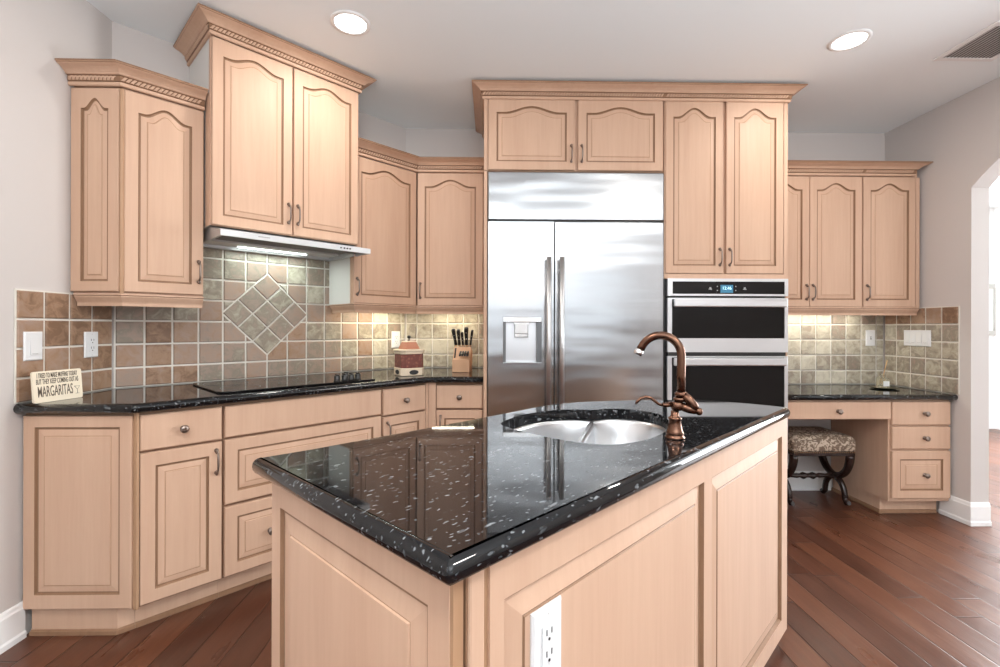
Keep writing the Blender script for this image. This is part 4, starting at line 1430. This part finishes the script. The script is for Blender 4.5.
# stool
SX0, SX1, SY0, SY1 = 2.025, 2.455, 3.115, 3.455
t = thing('stool', 'upholstered bench stool on dark curved crossed legs, pushed under the desk', 'stool', ((SX0 + SX1) / 2, (SY0 + SY1) / 2, 0))
hx, hy = (SX1 - SX0) / 2, (SY1 - SY0) / 2
mb = MB()
rg = []
for ins, z in ((.004, .384), (0, .392), (-.002, .43), (0, .458), (.008, .474), (.025, .486), (.06, .494), (.11, .498)):
    rp = round_poly([(-hx + ins, -hy + ins), (hx - ins, -hy + ins), (hx - ins, hy - ins), (-hx + ins, hy - ins)], .022, 4)
    rg.append([(x, y, z) for x, y in rp])
mb.rings(rg, 0, True, 0, 0, True); obj('cushion', mb, FABRIC, t)
mb = MB(); mb.box(-hx + .004, hx - .004, -hy + .004, hy - .004, .352, .383); ap = obj('apron', mb, DARKWOOD, t, bevel=.004)
mb = MB()
N = 30
for k in range(N):
    x = -hx + .012 + (2 * hx - .024) * k / (N - 1)
    mb.lathe([(.0052, .0002), (.0045, .002), (.002, .0032)], (x, -hy + .004, .377), 'y', 8)
for k in range(20):
    y = -hy + .012 + (2 * hy - .024) * k / 19
    for sgn in (-1, 1): mb.box(sgn * (hx - .0038) - .001, sgn * (hx - .0038) + .001, y - .004, y + .004, .373, .381)
obj('nailhead_trim', mb, NAIL, ap)
for sgn in (-1, 1):
    xx = sgn * (hx - .022)
    mb = MB()
    for q in (1, -1):
        pts = []; rad = []
        zc, ztop, zbot, ww = .178, .352, .020, hy - .028
        for k in range(15):
            u = k / 14
            a = -PI / 2 + PI / 2 * u
            # upper arm quarter arc from the crossing to the seat
            pts.append((xx, q * ww * math.cos(a) ** 1.0 * 1.0 if False else q * ww * math.sin(u * PI / 2), zc + (ztop - zc) * (1 - math.cos(u * PI / 2))))
            rad.append(.022 + .005 * u)
        mb.tube(pts, rad, 10)
        pts = []; rad = []
        for k in range(15):
            u = k / 14
            pts.append((xx, q * (ww - .045) * math.sin(u * PI / 2) * 1.0, zc - .01 - (zc - .03 - zbot) * (1 - math.cos(u * PI / 2))))
            rad.append(.021 - .003 * u)
        pts.append((xx, q * (ww - .026), .0185)); rad.append(.018)
        pts.append((xx, q * (ww - .008), .024)); rad.append(.014)
        mb.tube(pts, rad, 10)
    mb.lathe([(.004, -.024), (.022, -.021), (.026, 0), (.022, .021), (.004, .024)], (xx, 0, .172), 'x', 14)
    obj('crossed_legs', mb, DARKWOOD, t)
mb = MB()
L2 = hx - .05
prof = [(.008, -L2), (.013, -L2 + .02), (.010, -L2 + .04), (.014, -.08), (.011, -.06), (.020, -.035), (.013, -.01), (.013, .01), (.020, .035), (.011, .06), (.014, .08), (.010, L2 - .04), (.013, L2 - .02), (.008, L2)]
mb.lathe([(r * 1.25, h) for r, h in prof], (0, 0, .172), 'x', 14); obj('stretcher', mb, DARKWOOD, t)

# ------------------------------------------------------------------ ceiling fixtures
def downlight(x, y, label, visible=True):
    t = thing('recessed_light', label, 'ceiling light', (x, y, CEIL), 0, 'recessed ceiling lights')
    mb = MB()
    N = 32
    rg = [[(r * math.cos(2 * PI * k / N), r * math.sin(2 * PI * k / N), z) for k in range(N)] for r, z in ((.094, -.0005), (.094, -.004), (.076, -.007), (.074, -.002))]
    mb.rings(rg, 0, True, None, None, True); obj('trim_ring', mb, TRIM, t)
    mb = MB(); mb.lathe([(.073, -.0005), (.073, -.003), (.05, -.0045), (.01, -.005)], (0, 0, 0), 'z', 28); obj('lamp', mb, LAMPM, t)
    l = bpy.data.lights.new('downlight', 'AREA'); l.shape = 'DISK'; l.size = .14; l.energy = 9; l.color = (1, .95, .88)
    o = bpy.data.objects.new('downlight', l); COL.objects.link(o); o.location = (x, y, CEIL - .012)


downlight(-.682, 2.284, 'round lit recessed light in the ceiling at left')
downlight(1.820, 2.363, 'round lit recessed light in the ceiling at right')
for x, y, lb in ((-.7, .3, 'added unseen ceiling light above the camera side, left'), (1.6, .2, 'added unseen ceiling light above the camera side, right')):
    l = bpy.data.lights.new('downlight', 'AREA'); l.shape = 'DISK'; l.size = .3; l.energy = 26; l.color = (1, .95, .88)  # unseen lamp without a fixture, added to brighten the room
    o = bpy.data.objects.new('downlight', l); COL.objects.link(o); o.location = (x, y, CEIL - .012)

t = thing('ceiling_vent', 'grey slatted square air vent in the ceiling at upper right', 'vent', (2.568, 2.3615, CEIL))
mb = MB(); hw = .163
for a, b, c_, d_ in ((-hw, hw, -hw, -hw + .028), (-hw, hw, hw - .028, hw), (-hw, -hw + .028, -hw + .028, hw - .028), (hw - .028, hw, -hw + .028, hw - .028)):
    mb.box(a, b, c_, d_, -.006, -.0005)
obj('frame', mb, TRIM, t)
mb = MB(); mb.box(-hw + .028, hw - .028, -hw + .028, hw - .028, -.002, -.0006); obj('backing', mb, VENTDARK, t)
for k in range(14):
    x = -hw + .037 + k * (2 * hw - .074) / 13
    mb = MB(); mb.add([(x - .007, -hw + .0285, -.0065), (x - .006, -hw + .0285, -.0075), (x + .007, -hw + .0285, -.0023), (x - .007, hw - .0285, -.0065), (x - .006, hw - .0285, -.0075), (x + .007, hw - .0285, -.0023)],
                      [[0, 1, 2], [5, 4, 3], [0, 3, 4, 1], [1, 4, 5, 2], [2, 5, 3, 0]])
    obj('slat', mb, GREYMET, t)

# lamps under the wall cabinets
def strip(x, y, z, rot, ln, power, color, label):
    t = thing('under_cabinet_light', label, 'light', (x, y, z), rot, 'under cabinet lights')
    mb = MB(); mb.box(-ln / 2, ln / 2, -.016, .016, -.013, -.0015); hs = obj('housing', mb, TRIM, t)
    mb = MB(); mb.box(-ln / 2 + .01, ln / 2 - .01, -.010, .010, -.016, -.0135); obj('lens', mb, WARMLED, t)
    l = bpy.data.lights.new('strip', 'AREA'); l.shape = 'RECTANGLE'; l.size = ln; l.size_y = .03; l.energy = power; l.color = color
    o = bpy.data.objects.new('strip', l); COL.objects.link(o); o.location = (x, y, z - .02); o.rotation_euler = (0, 0, rot)


wc = (1, .90, .68)
strip(*K.w(1.40, .50), ZU0, G45, .36, 2.7, wc, 'slim strip light under the cabinet above the canister')
strip(-.27, YU + .20, ZU0, 0, .30, 1.1, wc, 'slim strip light under the cabinet above the knife block')
strip(2.28, YU + .20, ZU0, 0, .85, 3.2, (1, .96, .86), 'slim strip light under the left cabinet above the desk')
l = bpy.data.lights.new('hood_lamp', 'AREA'); l.shape = 'RECTANGLE'; l.size = .38; l.size_y = .008; l.energy = 1.8; l.color = (.85, 1, .95)
o = bpy.data.objects.new('hood_lamp', l); COL.objects.link(o); o.location = (*K.w(.7225, .543), 1.634); o.rotation_euler = (0, 0, G45)

# picture on the hall wall
t = thing('framed_picture', 'grey framed white picture on the hall wall at the right edge', 'picture', (6.02, 5.598, 1.44))
mb = MB()
for a, b, c_, d_ in ((-.30, -.245, -.31, .31), (.245, .30, -.31, .31), (-.245, .245, .255, .31), (-.245, .245, -.31, -.255)): mb.box(a * .25 + 0, b * .25 + 0, -.022, -.001, c_, d_)
obj('frame', mb, simple('picture_frame', (.42, .41, .38), .5), t)
mb = MB(); mb.box(-.061, .061, -.008, -.001, -.254, .254); obj('print', mb, HALLM, t)
